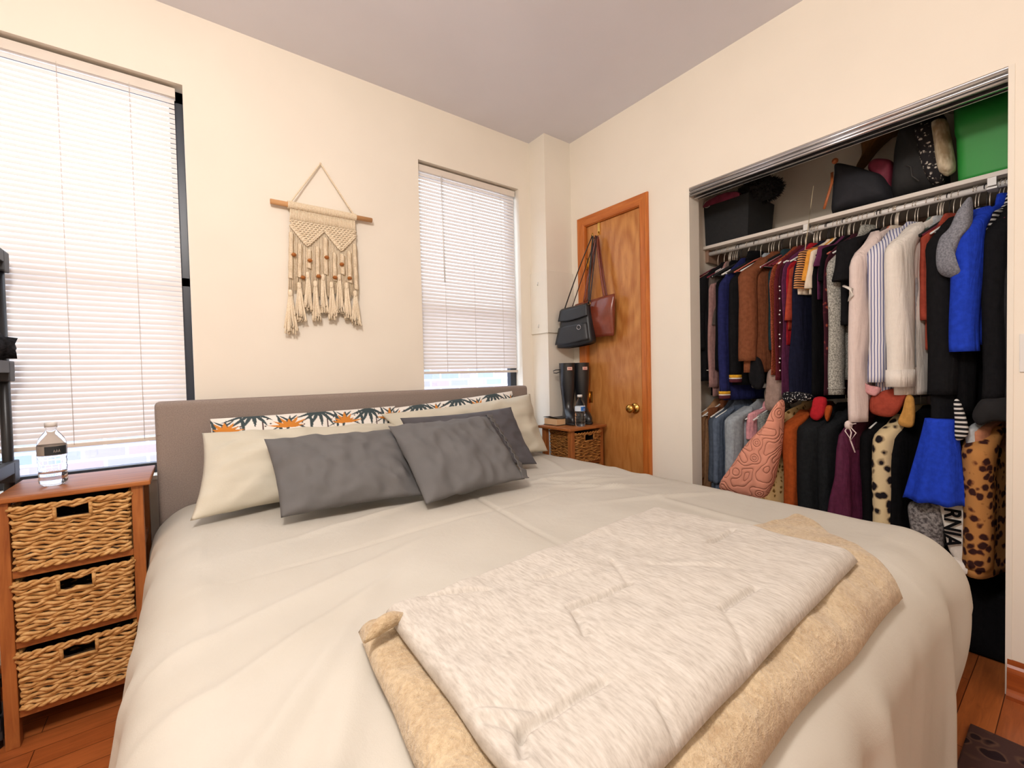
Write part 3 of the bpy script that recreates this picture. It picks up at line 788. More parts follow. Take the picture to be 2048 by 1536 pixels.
# ------------------------------------------------------------ book and boots on the corner nightstand
PAPER = stripes('page_edges', (226, 190, 148), (206, 166, 122), 450, 2, .5)
bk = thing('book', 'thick book with a curled black cover lying on the corner nightstand', 'book', (1.98, 2.12, .83))
m = MB(); m.box((1.898, 2.055, .834), (2.052, 2.178, .872), .001); m.build('pages', PAPER, bk)
m = MB()
def cov(s, t_):
    return Vector((1.894+.162*s, 2.052+.130*t_, .874+.016*max(0, 1-s*2.4)**2*(1-abs(t_-.5)*1.0)))
m.grid(cov, 16, 8); m.box((1.894, 2.052, .8305), (2.056, 2.182, .8335)); m.box((2.053, 2.052, .8305), (2.056, 2.182, .8745))
o = m.build('cover', solid('book_cover', (28, 26, 28), .4), bk); md = o.modifiers.new('t', 'SOLIDIFY'); md.thickness = .002
RUB = solid('boot_rubber', (30, 32, 36), .28, .05, spec=.6)
def boot(label, cx, cy, az):
    root = thing('rain_boot', label, 'boot', (cx, cy, .831), 'pair of tall boots'); R = Matrix.Rotation(az, 3, 'Z')
    def W_(x, y, z): p = R @ Vector((x, y, 0)); return Vector((cx+p.x, cy+p.y, .831+z))
    m = MB(); L = []
    H = .402
    # rings: foot part (toe towards -y) blends into shaft
    secs = [(.004, -.010, .034, .098), (.020, -.014, .037, .104), (.045, -.012, .037, .100), (.065, -.006, .036, .084), (.085, .006, .034, .062), (.11, .012, .034, .046), (.15, .010, .038, .042), (.20, .008, .044, .047), (.26, .008, .050, .053), (.32, .008, .053, .056), (H-.01, .008, .054, .057), (H, .008, .055, .058)]
    for z, yo, rx, ry in secs:
        l = []
        for k in range(32):
            a = 2*PI*k/32; x = rx*math.cos(a); y = ry*math.sin(a)
            if z < .09 and y < 0: x *= 1+.12*math.sin(PI*min(1, -y/ry)); 
            l.append(W_(x, y+yo, z))
        L.append(l)
    m.loops(L, cap=False)
    I = [[W_((rx-.004)*math.cos(2*PI*k/32), (ry-.004)*math.sin(2*PI*k/32)+yo, z) for k in range(32)] for z, yo, rx, ry in secs[:-6:-1]]
    m.loops(I, cap=False)
    m.loops([L[-1], I[0]], cap=False); m.loops([L[0]], cap=False) if False else None
    m.build('boot_shaft', RUB, root, True)
    m = MB(); m.loops([[W_(1.06*rx*math.cos(2*PI*k/32), 1.04*ry*math.sin(2*PI*k/32)+yo, z) for k in range(32)] for z, yo, rx, ry in ((0, -.012, .036, .102), (.004, -.012, .038, .105), (.014, -.012, .038, .105))]); m.build('sole', solid('boot_sole', (20, 20, 22), .7), root)
    m = MB(); m.box((-.0165, -.0525, H-.048), (.0165, -.0480, H-.026), .001, mat=Matrix.Translation((cx, cy, .831)) @ R.to_4x4()); lb = m.build('boot_tag', solid('boot_tag', (232, 205, 190), .5), root)
    m = MB()
    fr = solid('boot_tag_print', (170, 40, 40), .5)
    for lo, hi in (((-.017, -.0535, H-.0285), (.017, -.052, H-.0265)), ((-.017, -.0535, H-.0475), (.017, -.052, H-.0455)), ((-.012, -.0532, H-.039), (.012, -.052, H-.035))): m.box(lo, hi, mat=Matrix.Translation((cx, cy, .831)) @ R.to_4x4())
    m.build('tag_print', fr, lb)
    return root, W_
r1, W1 = boot('tall black rubber boot with pull strap, left one of the pair', 2.030, 2.085, -.5)
m = MB(); p0 = Vector((1.982, 2.112, 1.190)); p1 = Vector((1.948, 2.135, 1.182))
m.tube([p0+Vector((.01, 0, .008)), p0, p0.lerp(p1, .6)+Vector((0, 0, .004)), p1, p1+Vector((.002, 0, -.012)), p0.lerp(p1, .5)+Vector((0, 0, -.018)), p0+Vector((.008, 0, -.014))], .0065, 8, flat=.5); m.build('pull_strap', RUB, r1, True)
boot('tall black rubber boot beside the door casing, right one of the pair', 2.125, 2.050, -.35)

# ------------------------------------------------------------ bags on the over-door hook
hk = thing('door_hook', 'brass hook hung over the top of the wooden door', 'hook', (RX, 1.950, 2.05))
m = MB(); yh = 1.950
m.box((RX+.006, yh-.010, 2.07), (RX+.0115, yh+.010, 2.150), .001); m.box((RX+.006, yh-.010, 2.1488), (RX+.048, yh+.010, 2.1515))
m.tube([(RX+.006, yh, 2.09), (RX-.006, yh, 2.05), (RX-.03, yh, 2.035), (RX-.050, yh, 2.045), (RX-.056, yh, 2.07)], .0045, 8)
m.build('hook_body', BRASS, hk)
TOTE = solid('tote_leather', (122, 56, 38), .22, .10, 20, .25, 25, spec=.6, bdist=.004)
BAGL = solid('black_leather', (34, 36, 40), .42, .05, 10, .2, 180)
HP = Vector((RX-.040, yh, 2.045))
tb = thing('tote_bag', 'glossy brown leather tote bag hanging behind the black bag on the door', 'bag', (2.17, 1.92, 1.38))
m = MB(); L = []
for i in range(13):
    k = i/12; z = 1.640-.245*k; hw = .168-.012*k; th_ = .012+.022*math.sin(PI*min(1, k*1.05))*.9
    l = []
    for j in range(40):
        a = 2*PI*j/40; cx_ = math.cos(a); sx_ = math.sin(a)
        y = 1.945+hw*math.copysign(abs(cx_)**.35, cx_); x = 2.145+th_*math.copysign(abs(sx_)**.8, sx_)
        x += .006*noise.noise(Vector((y*14, z*10, 2)))
        l.append((x, y, z+.012*(1-k)*(-(y-1.945))/.17))
    L.append(l)
m.loops(L); m.build('bag_body', TOTE, tb, True)
def strap(m, a, c, top, w_=.006, flat=.35, n=16, bow=.02):
    a, c, top = Vector(a), Vector(c), Vector(top); pts = []
    for i in range(n+1): k = i/n; pts.append(a.lerp(top, k)+Vector((-bow*math.sin(PI*k), 0, 0)))
    pts.append(top+Vector((0, -.004, .010)))
    for i in range(n+1): k = 1-i/n; pts.append(c.lerp(top+Vector((0, -.01, 0)), k)+Vector((-bow*math.sin(PI*k), 0, 0)))
    m.tube(pts, w_, 6, flat=flat)
for dx in (-.012, .014):
    m = MB(); strap(m, (2.145+dx, 2.025, 1.635), (2.145+dx, 1.850, 1.635), HP+Vector((dx*.5+.012, -.006, -.002)), .009, .35, bow=.004); m.build('handle', TOTE, tb, True)
bb = thing('shoulder_bag', 'black leather shoulder bag with flap hanging on the door hook, frontmost', 'bag', (2.07, 2.02, 1.32))
# bag frame: local axes. facing direction roughly to the room
ang = math.radians(-12); ex_ = Vector((math.sin(ang), math.cos(ang), 0)) # along width (+y)
nx_ = Vector((-math.cos(ang), math.sin(ang), 0))                          # outwards
CB = Vector((2.075, 2.045, 0))
def BP(a, o_, z, tilt=.10): return CB+ex_*a+nx_*o_+Vector((0, 0, z+a*-.20*tilt*0+ (-a)*.0 - .09*a))
m = MB(); L = []
for i in range(15):
    k = i/14; z = 1.595-.245*k; hw = .100+.038*k; th_ = .024+.020*k if k < .93 else .034
    l = []
    for j in range(36):
        a = 2*PI*j/36; c_, s_ = math.cos(a), math.sin(a)
        l.append(BP(hw*math.copysign(abs(c_)**.3, c_), th_*math.copysign(abs(s_)**.45, s_), z-.012*(1-abs(c_))*(k > .9)))
    L.append(l)
m.loops(L); m.build('bag_body', BAGL, bb, True)
m = MB()
def flap(s, t_):
    a = (s*2-1)*(.101+.012*t_); d_ = .03+.014*t_+.004*math.sin(PI*s)
    z = 1.602-.080*t_-.010*t_*math.sin(PI*s)
    return BP(a, d_*min(1, t_*6+.2), z+.006*(1-t_)**2)
m.grid(flap, 16, 10); o = m.build('flap', BAGL, bb); md = o.modifiers.new('t', 'SOLIDIFY'); md.thickness = .004
m = MB()
def pock(s, t_):
    a = (s*2-1)*(.108+.022*t_); e = min(s, 1-s)*2; d_ = .040+.014*t_+.010*min(1, e*4)
    return BP(a, d_, 1.475-.108*t_-.008*math.sin(PI*s)*t_+.006*math.sin(PI*s)*(1-t_))
m.grid(pock, 16, 10); o = m.build('front_pocket', BAGL, bb); md = o.modifiers.new('t', 'SOLIDIFY'); md.thickness = .004
m = MB(); c = BP(-.062, .062, 1.452)
m.tube([c+ex_*.014*math.cos(a)+Vector((0, 0, .014*math.sin(a)))+nx_*.003 for a in [2*PI*i/14 for i in range(14)]], .002, 6, closed=True); m.build('ring', CHROME, bb, True)
for a_, z in ((-.104, 1.60), ):
    m = MB(); c = BP(a_, .0, z); m.tube([c+Vector((0, .008*math.cos(q), .012*math.sin(q))) for q in [2*PI*i/12 for i in range(12)]], .002, 6, closed=True, upv=(1, 0, 0)); m.build('strap_ring', BRASS, bb, True)
m = MB(); strap(m, BP(.098, 0, 1.58), BP(-.100, 0, 1.60), HP+Vector((-.012, .008, .004)), .0075, .4, bow=.008); m.build('shoulder_strap', solid('strap_black', (24, 22, 23), .4), bb, True)
m = MB(); strap(m, BP(.070, -.03, 1.56), BP(-.085, -.03, 1.58), HP+Vector((.004, -.010, -.004)), .006, .4, bow=.0); m.build('shoulder_strap', solid('strap_brown', (52, 26, 20), .4), bb, True)

# ------------------------------------------------------------ black rack at the left edge
RK = solid('rack_plastic', (40, 42, 46), .5, .05)
rk = thing('shelving_rack', 'black plastic shelving rack at the left edge in front of the window', 'shelf', (-.75, 2.14, FL))
xr = -.484
for px, py in ((xr-.020, 2.29), (xr-.020, 2.04), (xr-.55, 2.29), (xr-.55, 2.04)):
    m = MB(); m.tube([(px, py, FL), (px, py, 1.60)], .0145, 14); m.build('post', BLACKM, rk, True)
for z in (1.642, 1.258, .905, .50, .15):
    m = MB(); h_ = .042
    for lo, hi in (((xr-.022, 2.005, z-h_), (xr, 2.325, z)), ((xr-.60, 2.005, z-h_), (xr-.578, 2.325, z)), ((xr-.6, 2.005, z-h_), (xr, 2.025, z)), ((xr-.6, 2.305, z-h_), (xr, 2.325, z))): m.box(lo, hi, .003)
    for k in range(9): m.box((xr-.6+.06*k+.03, 2.01, z-.012), (xr-.6+.06*k+.055, 2.32, z-.004))
    for py in (2.29, 2.04): m.box((xr-.055, py-.028, z-h_-.03), (xr+.001, py+.028, z-.002), .004)
    m.build('tier', RK, rk)
m = MB(); m.ball((-.535, 2.22, 1.300), .075, 3, (1, 1, .75), jit=.5, seed=2)
tag(m.build('knit_hat', heather('black_knit', (14, 14, 16), (38, 38, 42), (90, 90, 90)), None, True), 'black knitted hat lying on the middle tier of the rack', 'hat')

# ------------------------------------------------------------ rug corner, right front
RUG = spots('rug_pattern', (74, 52, 48), (40, 26, 30), (96, 70, 58), 18, .3)
m = MB(); m.box((1.30, -.9, FL), (1.915, .22, FL+.012), .004); tag(m.build('rug', RUG), 'dark patterned rug on the floor beside the closet corner', 'rug')

# ------------------------------------------------------------ closet: shelf, rods
SH = 1.893
SHELF = solid('shelf_paint', (222, 214, 204), .5, .02)
m = MB(); m.box((2.470, -.25, SH-.018), (CX, 1.385, SH), .002)
sh = m.build('closet_shelf', SHELF); tag(sh, 'long white shelf board running across the top of the closet', 'shelf')
m = MB(); m.box((CX-.02, -.25, SH-.09), (CX, 1.385, SH-.018)); m.box((2.50, 1.365, SH-.09), (CX, 1.46, SH-.018)); m.build('cleat', solid('cleat_brown', (150, 120, 100), .6), sh)
RODX = 2.515; ROD = 1.852; ROD2 = 1.075
m = MB(); m.tube([(RODX, -.24, ROD), (RODX, 1.384, ROD)], .0125, 16)
tag(m.build('closet_rod', solid('rod_white', (225, 222, 218), .3, .02), None, True), 'white hanging rod just beneath the closet shelf', 'rod')
m = MB(); m.tube([(RODX, -.24, ROD2), (RODX, 1.384, ROD2)], .0125, 16)
tag(m.build('closet_rod', solid('rod_white', (225, 222, 218), .3, .02), None, True), 'lower hanging rod half way down the closet', 'rod')
for y in (.85, .232):
    m = MB(); m.box((RODX-.045, y-.012, ROD-.008), (RODX-.038, y+.012, SH-.018), .001); m.box((RODX-.045, y-.014, ROD-.020), (RODX+.016, y+.014, ROD-.0126), .001); m.build('rod_bracket', WHITE, sh)
m = MB(); a = PX(1627, 372, 2.50); c = PX(1617, 447, 2.462); pts = [a, a.lerp(c, .5), c, PX(1610, 500, 2.40), PX(1592, 560, 2.32)]
m.tube(pts, .0016, 5); tag(m.build('pull_cord', solid('cord_cream', (220, 205, 170), .6), None, True), 'thin cream cord dangling in front of the closet shelf', 'cord')

# ------------------------------------------------------------ things on the closet shelf
BFAB = solid('black_fabric', (32, 33, 35), .85, .12, 60, .3, 300)
sb = thing('storage_box', 'black fabric storage box with a metal eyelet at the left end of the closet shelf', 'box', (2.64, 1.29, SH))
m = MB(); L = []
for i in range(9):
    k = i/8; z = SH+.235*k; g_ = -.012+.016*k
    l = []
    x0_, x1_, y0_, y1_ = 2.490-g_, 2.80+g_, 1.130-g_, 1.382
    for (xa, ya), (xb, yb) in (((x0_, y0_), (x1_, y0_)), ((x1_, y0_), (x1_, y1_)), ((x1_, y1_), (x0_, y1_)), ((x0_, y1_), (x0_, y0_))):
        for j in range(6): q = j/6; l.append((xa+(xb-xa)*q, ya+(yb-ya)*q, z))
    L.append(l)
m.loops(L, cap=True); 
for f in m.bm.faces: f.smooth = False
m.build('box_body', BFAB, sb)
m = MB(); c = PX(1415, 408, 2.480); m.tube([c+Vector((0, .019*math.cos(q), .019*math.sin(q))) for q in [2*PI*i/20 for i in range(20)]], .0045, 8, closed=True, upv=(1, 0, 0)); m.build('eyelet', CHROME, sb, True)
m = MB(); m.grid(lambda s, t_: Vector((2.474+.26*s, 1.17+.210*t_, SH+.238+.055*math.sin(PI*t_)**.5*math.sin(PI*min(1, .15+s))**.7+.006*noise.noise(Vector((s*9, t_*9, 0))))), 20, 20)
m.grid(lambda s, t_: Vector((2.474, 1.17+.210*t_, SH+.228+s*(.010+.055*math.sin(PI*t_)**.5*math.sin(PI*.15)**.7))), 2, 20)
tag(m.build('folded_blouse', solid('maroon_satin', (128, 48, 74), .5, .2, 30), None, True), 'maroon satin garment folded on top of the black storage box', 'clothes')
m = MB()
cfur = PX(1528, 378, 2.60)
m.ball(cfur+Vector((0, .02, 0)), .105, 4, (1.0, 1.0, .55), jit=.25, seed=4)
rf2 = random.Random(3)
for i in range(900):
    a, z_ = rf2.uniform(0, 2*PI), rf2.uniform(-.9, 1); rr_ = math.sqrt(max(0, 1-z_*z_)); d = Vector((rr_*math.cos(a), rr_*math.sin(a), z_))
    p = cfur+Vector((0, .02, 0))+Vector((d.x*.1, d.y*.1, d.z*.055)); m.tube([p, p+d*.02+Vector((rf2.uniform(-.008, .008), rf2.uniform(-.008, .008), rf2.uniform(-.01, .003)))], [.003, .0006], 4)
tag(m.build('fur_hat', solid('black_fur', (16, 15, 17), .9, .2), None, True), 'fuzzy black fur hat perched on the black storage box', 'hat')
def blob(m, outline, x0, x1, nlev=10, jit=.006, seed=0, zmin=None):
    """soft bag: outline given as (y,z) points, thickness from x0 (front) to x1"""
    n = len(outline)*6; pts = []
    for i in range(len(outline)):
        a, b_, c_, d_ = [Vector((*outline[(i+k) % len(outline)], 0)) for k in (-1, 0, 1, 2)]
        for j in range(6):
            t_ = j/6; pts.append(.5*((2*b_)+(c_-a)*t_+(2*a-5*b_+4*c_-d_)*t_*t_+(-a+3*b_-3*c_+d_)*t_**3))
    cy_ = sum(p.x for p in pts)/n; cz_ = sum(p.y for p in pts)/n; L = []
    for i in range(nlev+1):
        k = i/nlev; sc = math.sin(PI*max(.0, min(1, k)))**.35 if 0 < k < 1 else .02
        x = x0+(x1-x0)*(.5-.5*math.cos(PI*k))
        l = []
        for p in pts:
            y = cy_+(p.x-cy_)*sc; z = cz_+(p.y-cz_)*sc
            q = noise.noise(Vector((x*9, y*9, z*9+seed)))
            z = max(z+jit*q, SH+.001) if zmin is None else z
            l.append((x+jit*2*noise.noise(Vector((y*12, z*12, seed))), y+jit*q, z))
        L.append(l)
    m.loops(L)
def oyz(pts, x): return [(PX(u, v, x).y, PX(u, v, x).z) for u, v in pts]
tt = thing('canvas_tote', 'black cloth tote bag with tan straps slumped on the closet shelf', 'bag', (2.6, .70, SH))
m = MB(); blob(m, oyz([(1658, 425), (1662, 380), (1664, 345), (1666, 322), (1700, 326), (1738, 338), (1766, 348), (1780, 372), (1778, 398), (1740, 408), (1700, 418)], 2.54), 2.50, 2.74, seed=3); m.build('bag_body', solid('navy_canvas', (30, 31, 38), .8, .1, 40, .3, 200), tt, True)
TAN = solid('tan_leather', (168, 92, 46), .5)
m = MB(); m.tube([PX(1648, 418, 2.49), PX(1655, 395, 2.49), PX(1664, 365, 2.495), PX(1664, 345, 2.51)], .006, 8, flat=.5); m.ball(PX(1670, 322, 2.53), .014, 2); m.build('strap', TAN, tt, True)
m = MB(); blob(m, oyz([(1738, 340), (1745, 322), (1762, 318), (1786, 324), (1788, 345), (1784, 395), (1772, 400), (1765, 370)], 2.60), 2.55, 2.66, seed=5); tag(m.build('maroon_pouch', solid('maroon_cloth', (120, 36, 58), .7, .15, 40), None, True), 'maroon cloth pouch squeezed between two black bags on the shelf', 'pouch')
bg = thing('duffel_bag', 'large black duffel bag standing on the closet shelf beside the patterned bag', 'bag', (2.62, .47, SH))
m = MB(); blob(m, oyz([(1786, 398), (1784, 330), (1786, 290), (1800, 250), (1830, 236), (1870, 226), (1886, 228), (1890, 300), (1886, 372), (1840, 386)], 2.58), 2.52, 2.80, seed=7); m.build('bag_body', solid('duffel_black', (30, 30, 31), .75, .2, 20, .3, 120), bg, True)
m = MB(); m.tube([PX(1812, 330, 2.515), PX(1822, 334, 2.508), PX(1824, 352, 2.506), PX(1838, 362, 2.510)], .002, 6); m.build('piping', solid('duffel_trim', (70, 68, 66), .6), bg, True)
m = MB(); blob(m, oyz([(1858, 364), (1846, 338), (1838, 300), (1832, 262), (1834, 250), (1858, 240), (1872, 245), (1880, 290), (1888, 350), (1882, 366)], 2.52), 2.485, 2.60, seed=9)
PAT = spots('woven_print', (40, 38, 40), (196, 190, 178), (120, 112, 104), 60, .22); tag(m.build('patterned_bag', PAT, None, True), 'dark woven bag with grey and white pattern standing beside the duffel', 'bag')
m = MB(); c0, c1 = PX(1876, 238, 2.53), PX(1896, 352, 2.52)
L = []
for i in range(15):
    k = i/14; p = c0.lerp(c1, k); rr_ = .0265*(1-(abs(2*k-1))**8)**.5+.002
    L.append([p+Vector((.05*math.cos(a)*rr_/.026, rr_*math.sin(a)*1.0, 0)) for a in [2*PI*j/20 for j in range(20)]])
m.loops(L); tag(m.build('rolled_throw', heather('cream_throw', (150, 130, 100), (226, 212, 184), (20, 20, 8)), None, True), 'cream throw rolled upright between the patterned bag and green bin', 'throw')
m = MB(); blob(m, oyz([(1722, 312), (1718, 262), (1722, 246), (1790, 222), (1850, 205), (1856, 232), (1810, 245), (1770, 275), (1740, 305), (1718, 330), (1708, 345)], 2.78), 2.74, 2.86, seed=11, jit=.003, zmin=0)
tag(m.build('garment_bag', solid('brown_canvas', (132, 92, 46), .8, .1, 30, .2, 200), None, True), 'brown canvas bag leaning at the back of the closet shelf', 'bag')
m = MB(); blob(m, oyz([(1884, 216), (1890, 206), (1905, 204), (1910, 214), (1900, 222)], 2.60), 2.57, 2.66, seed=12, jit=.002, zmin=0); tag(m.build('white_sock', solid('white_cotton', (210, 206, 200), .8), None, True), 'small white cloth bundle on top of the closet stack by the green bin', 'cloth')
GRN = solid('green_plastic', (44, 150, 62), .45, .05, 5)
gb = thing('storage_bin', 'bright green plastic bin at the right end of the closet shelf', 'bin', (2.62, .17, SH))
m = MB(); L = []
for i, (k, g_) in enumerate(((0, -.014), (.06, -.008), (.62, 0), (.66, .006), (1, .010))):
    z = SH+.002+.30*k; l = []
    x0_, x1_, y0_, y1_ = 2.495-g_, 2.84, -.04-g_, .335+g_*.6; rr_ = .03
    for cx_, cy_, a0_ in ((x1_-rr_, y1_-rr_, 0), (x0_+rr_, y1_-rr_, PI/2), (x0_+rr_, y0_+rr_, PI), (x1_-rr_, y0_+rr_, 1.5*PI)):
        for j in range(7): a = a0_+PI/2*j/6; l.append((cx_+rr_*math.cos(a), cy_+rr_*math.sin(a), z))
    L.append(l)
m.loops(L); m.build('bin_body', GRN, gb, True)
# ------------------------------------------------------------ hangers and garments
def hanger_proto(name, hookm, bodym, wide=.185, thick=.004):
    root = bpy.data.objects.new(name, None); COL.objects.link(root); root.empty_display_size = .03
    m = MB(); pts = [(.017*math.cos(a), 0, .0165*math.sin(a)) for a in [math.radians(q) for q in range(200, -61, -20)]]
    pts += [(.002, 0, -.030), (0, 0, -.045), (0, 0, -.085)]
    m.tube(pts, .0016, 6, upv=(0, 1, 0)); m.build('hook', hookm, root, True, world=False)
    m = MB(); m.tube([(-wide, 0, -.172), (-wide*.85, 0, -.158), (-.05, 0, -.104), (0, 0, -.084), (.05, 0, -.104), (wide*.85, 0, -.158), (wide, 0, -.172)], thick, 6, upv=(0, 1, 0))
    m.tube([(-wide*.9, 0, -.165), (0, 0, -.168), (wide*.9, 0, -.165)], thick*.6, 6, upv=(0, 1, 0))
    m.build('hanger_arms', bodym, root, True, world=False); return root
WIRE = solid('hook_wire', (225, 215, 200), .3, .05, metal=.6)
HKD = solid('hook_dark', (30, 24, 26), .4)
PROT = {
 'white': (hanger_proto('clothes_hanger', WIRE, WHITE), 'slim hanger with pale wire hook and white arms on the closet rod', 'white hangers in the closet'),
 'maroon': (hanger_proto('clothes_hanger', WIRE, solid('velvet_maroon', (112, 30, 48), .9)), 'slim maroon velvet hanger with pale hook on the closet rod', 'maroon velvet hangers in the closet'),
 'black': (hanger_proto('clothes_hanger', HKD, solid('velvet_black', (20, 20, 22), .9), .19, .006), 'black hanger with dark hook on the closet rod', 'black hangers in the closet'),
 'copper': (hanger_proto('clothes_hanger', WIRE, solid('velvet_rose', (196, 104, 84), .8)), 'slim rose coloured hanger with pale hook on the closet rod', 'rose hangers in the closet')}
first = {k: True for k in PROT}
def hang(kind, y, rodz, dx=0, rz=0):
    p, lab, grp = PROT[kind]
    if first[kind]: first[kind] = False; h_ = p
    else:
        h_ = p.copy(); COL.objects.link(h_)
        for ch in [c for c in PCH[kind]]:
            c = ch.copy(); COL.objects.link(c); c.parent = h_
    h_.location = (RODX+dx, y, rodz); h_.rotation_euler = (0, 0, rz); tag(h_, lab, 'hanger', grp)
PCH = {k: list(v[0].children) for k, v in PROT.items()}
def ring(cx, cy, z, rx, ry, n, seed, amp, pw=1):
    l = []
    for k in range(n):
        a = 2*PI*k/n; c_, s_ = math.cos(a), math.sin(a)
        x = cx+rx*math.copysign(abs(c_)**pw, c_); y = cy+ry*math.copysign(abs(s_)**pw, s_)
        q = noise.noise(Vector((x*17, z*3+seed, seed*1.3)))+.45*noise.noise(Vector((x*48, z*7+seed, s_)))
        l.append((x, y+amp*q, z))
    return l
def garment(name, label, cat, u, vb, vs, mat, xf=2.30, t=.015, kind='long', rod=1, smat=None, cuff=None, vref=None, flare=1.0, hg='white', group=None, sw=.040, fold=.011, collar=None, rot=None, drop=.075):
    zr = ROD if rod == 1 else ROD2
    vref = vref or (600 if rod == 1 else 900)
    u -= (0 if (u < 1420 or u > 1860) else (15 if rod == 1 else 9))
    hw = RODX-xf
    if rot is None: rot = -.34-.10*noise.noise(Vector((u*.37, 0, 0)))
    cr = math.cos(rot)
    P = PX(u, vref, RODX-hw*cr); y = P.y+hw*math.sin(rot)
    zb = PX(u+12, vb, xf+.06).z - zr
    zb = max(zb, FL+.03-zr)
    seed = (u*7.3) % 97
    root = thing(name, label, cat, (RODX, y, zr), group); root.rotation_euler = (0, 0, rot)
    hb = hw-.035 if kind == 'long' else hw
    m = MB(); L = []
    prof = [(0, .050, .011), (.012, .062, .013), (.035, hb*.46, .016), (.065, hb*.68, .015), (.10, hb*.86, .014), (.13, hb*.95, t*.9), (.19, hb, t)]
    H = -zb-drop
    nlev = max(6, int(H/.03))
    lv = prof+[(.19+(H-.19)*i/nlev, hb*(1+(flare-1)*i/nlev), t*(1+.35*(flare-1)*i/nlev*2)) for i in range(1, nlev+1)] if H > .24 else prof[:6]+[(H, hb, t)]
    for d, hx, ty in lv:
        k = min(1, d/.4)
        L.append(ring(0, 0, -drop-d, hx, ty, 64, seed, fold*k*(1.0+.8*(flare-1)), .8))
    m.loops(L)
    m.build('garment_body', mat, root, True, world=False)
    if kind in ('long', 'short'):
        for sg in (-1, 1):
            m = MB(); L = []
            zs = (PX(u, vs, xf-.01).z-zr) if kind == 'long' else (PX(u, vs, xf-.02).z-zr)
            top = -drop-.055; n_ = 26
            for i in range(n_+1):
                k = i/n_; z = top+.02*(1-k)+(zs-top)*k
                e = smoothstep(0, .35, k)
                cx_ = sg*(hw-.145+.090*smoothstep(0, .2, k)+.018*k + (.022 if kind == 'short' else 0)*k)
                rx = (sw*(.30+.70*smoothstep(0, .16, k))*(1-.22*k)) if kind == 'long' else sw*(.8+.25*k)
                ry = t*(1.05-.15*k)+.002
                cy_ = -.006*k+.008*noise.noise(Vector((seed, k*2.2, sg)))
                if i == 0: rx *= .5; ry *= .6
                L.append(ring(cx_, cy_+.0, z, rx, ry, 26, seed+9+sg, .0085, .85))
            m.loops(L); sl = m.build('sleeve', smat or mat, root, True, world=False)
            if cuff:
                for (c0, c1, cm) in cuff:
                    m = MB(); r2 = []
                    for z in (zs-c0, zs-c1):
                        r2.append(ring(cx_, cy_, z, sw*.78*1.06, ry*1.15+.001, 18, seed+9+sg, .003, .85))
                    m.loops(r2); m.build('cuff', cm, sl, world=False)
    if collar:
        m = MB(); L = []
        for z, r_, ty in ((-drop-.02, .072, .020), (-drop+.010, .060, .018), (-drop+.030, .052, .016), (-drop+.028, .046, .012)):
            L.append(ring(0, 0, z, r_, ty, 20, seed, .003))
        m.loops(L); m.build('collar', collar, root, True, world=False)
    if hg: hang(hg, y, zr, 0, rot)
    return root
def fab(name, c, rough=.95, bump=.25, var=.12):
    t = NT(name); c = lin(c); v = t.coord((26, 26, 4)); f = t.noise(v, 1, 4, .55, .6); g = t.noise(t.coord(), 260, 2)
    t.bump(t.math('ADD', f, t.math('MULTIPLY', g, bump*.25)), .75, .012)
    d = tuple(x*(1-var) for x in c[:3])+(1,); e = tuple(min(1, x*(1+var)) for x in c[:3])+(1,)
    return t.done(rough, 0, .08, t.ramp(t.noise(t.coord(), 60, 3), [(.35, d), (.65, e)]))
BK = fab('cloth_black', (16, 16, 18)); BK2 = fab('cloth_soft_black', (25, 25, 27)); NAVY = fab('cloth_navy', (36, 40, 84)); NAVD = fab('cloth_dark_navy', (24, 26, 44))
MAUV = fab('knit_mauve', (150, 116, 112)); TAUP = fab('knit_taupe', (108, 94, 88)); GRYB = fab('knit_grey_brown', (84, 76, 72)); RUSTC = fab('wool_rust_brown', (120, 72, 48), .95, .5)
TEAL = fab('cloth_teal', (38, 58, 64)); MAR = fab('cloth_maroon', (92, 34, 42)); WINE = fab('cloth_wine', (62, 28, 38)); RED = fab('cloth_red', (170, 36, 44)); BRICK = fab('cloth_brick', (160, 66, 48))
CREAM = fab('cloth_cream', (222, 208, 188), var=.03); YEL = fab('cloth_marigold', (216, 150, 62)); WHT = fab('cloth_white', (226, 219, 209), var=.02); PINKW = fab('cloth_blush', (220, 203, 196), var=.02); CORAL = fab('cloth_coral', (190, 112, 88))
SAG = fab('cloth_sage_green', (98, 114, 104)); PALE = fab('cloth_pale_grey', (186, 190, 192)); RSTR = fab('cloth_terracotta', (158, 70, 54)); HOOD = heather('hoodie_grey', (104, 106, 114), (138, 140, 148), (180, 180, 180))
BLUE = fab('cloth_royal_blue', (34, 64, 184)); MUS = fab('cloth_mustard', (190, 142, 76)); CAML = fab('cloth_camel', (168, 128, 94)); BRN = fab('cloth_brown', (120, 74, 48)); DEN1 = fab('denim_dark', (72, 82, 96)); DEN2 = fab('denim_mid', (92, 104, 122)); DEN3 = fab('denim_pale', (148, 156, 162))
SHER = heather('sherpa_grey', (104, 108, 106), (150, 152, 148), (150, 150, 150)); RST2 = fab('cloth_burnt_orange', (158, 74, 32)); BLKF = fab('cloth_fluffy_black', (30, 32, 34), 1, .8); PLUM = fab('velvet_plum', (84, 36, 60), .5)
HGR = heather('tweed_grey', (112, 112, 106), (188, 186, 176), (220, 220, 160)); PRP = fab('cloth_purple', (92, 44, 74)); TAUL = fab('cloth_light_taupe', (154, 132, 122)); GOLD = fab('cuff_gold', (214, 160, 48)); CUFM = fab('cuff_maroon', (88, 44, 52)); PEACH = fab('cloth_peach', (186, 128, 98))
STB = stripes('stripe_blue_white', (228, 226, 230), (98, 104, 150), 105, 0, .66, .003, rz=.95)
STK = stripes('stripe_black_white', (22, 22, 26), (206, 204, 200), 62, 2, .55, .006)
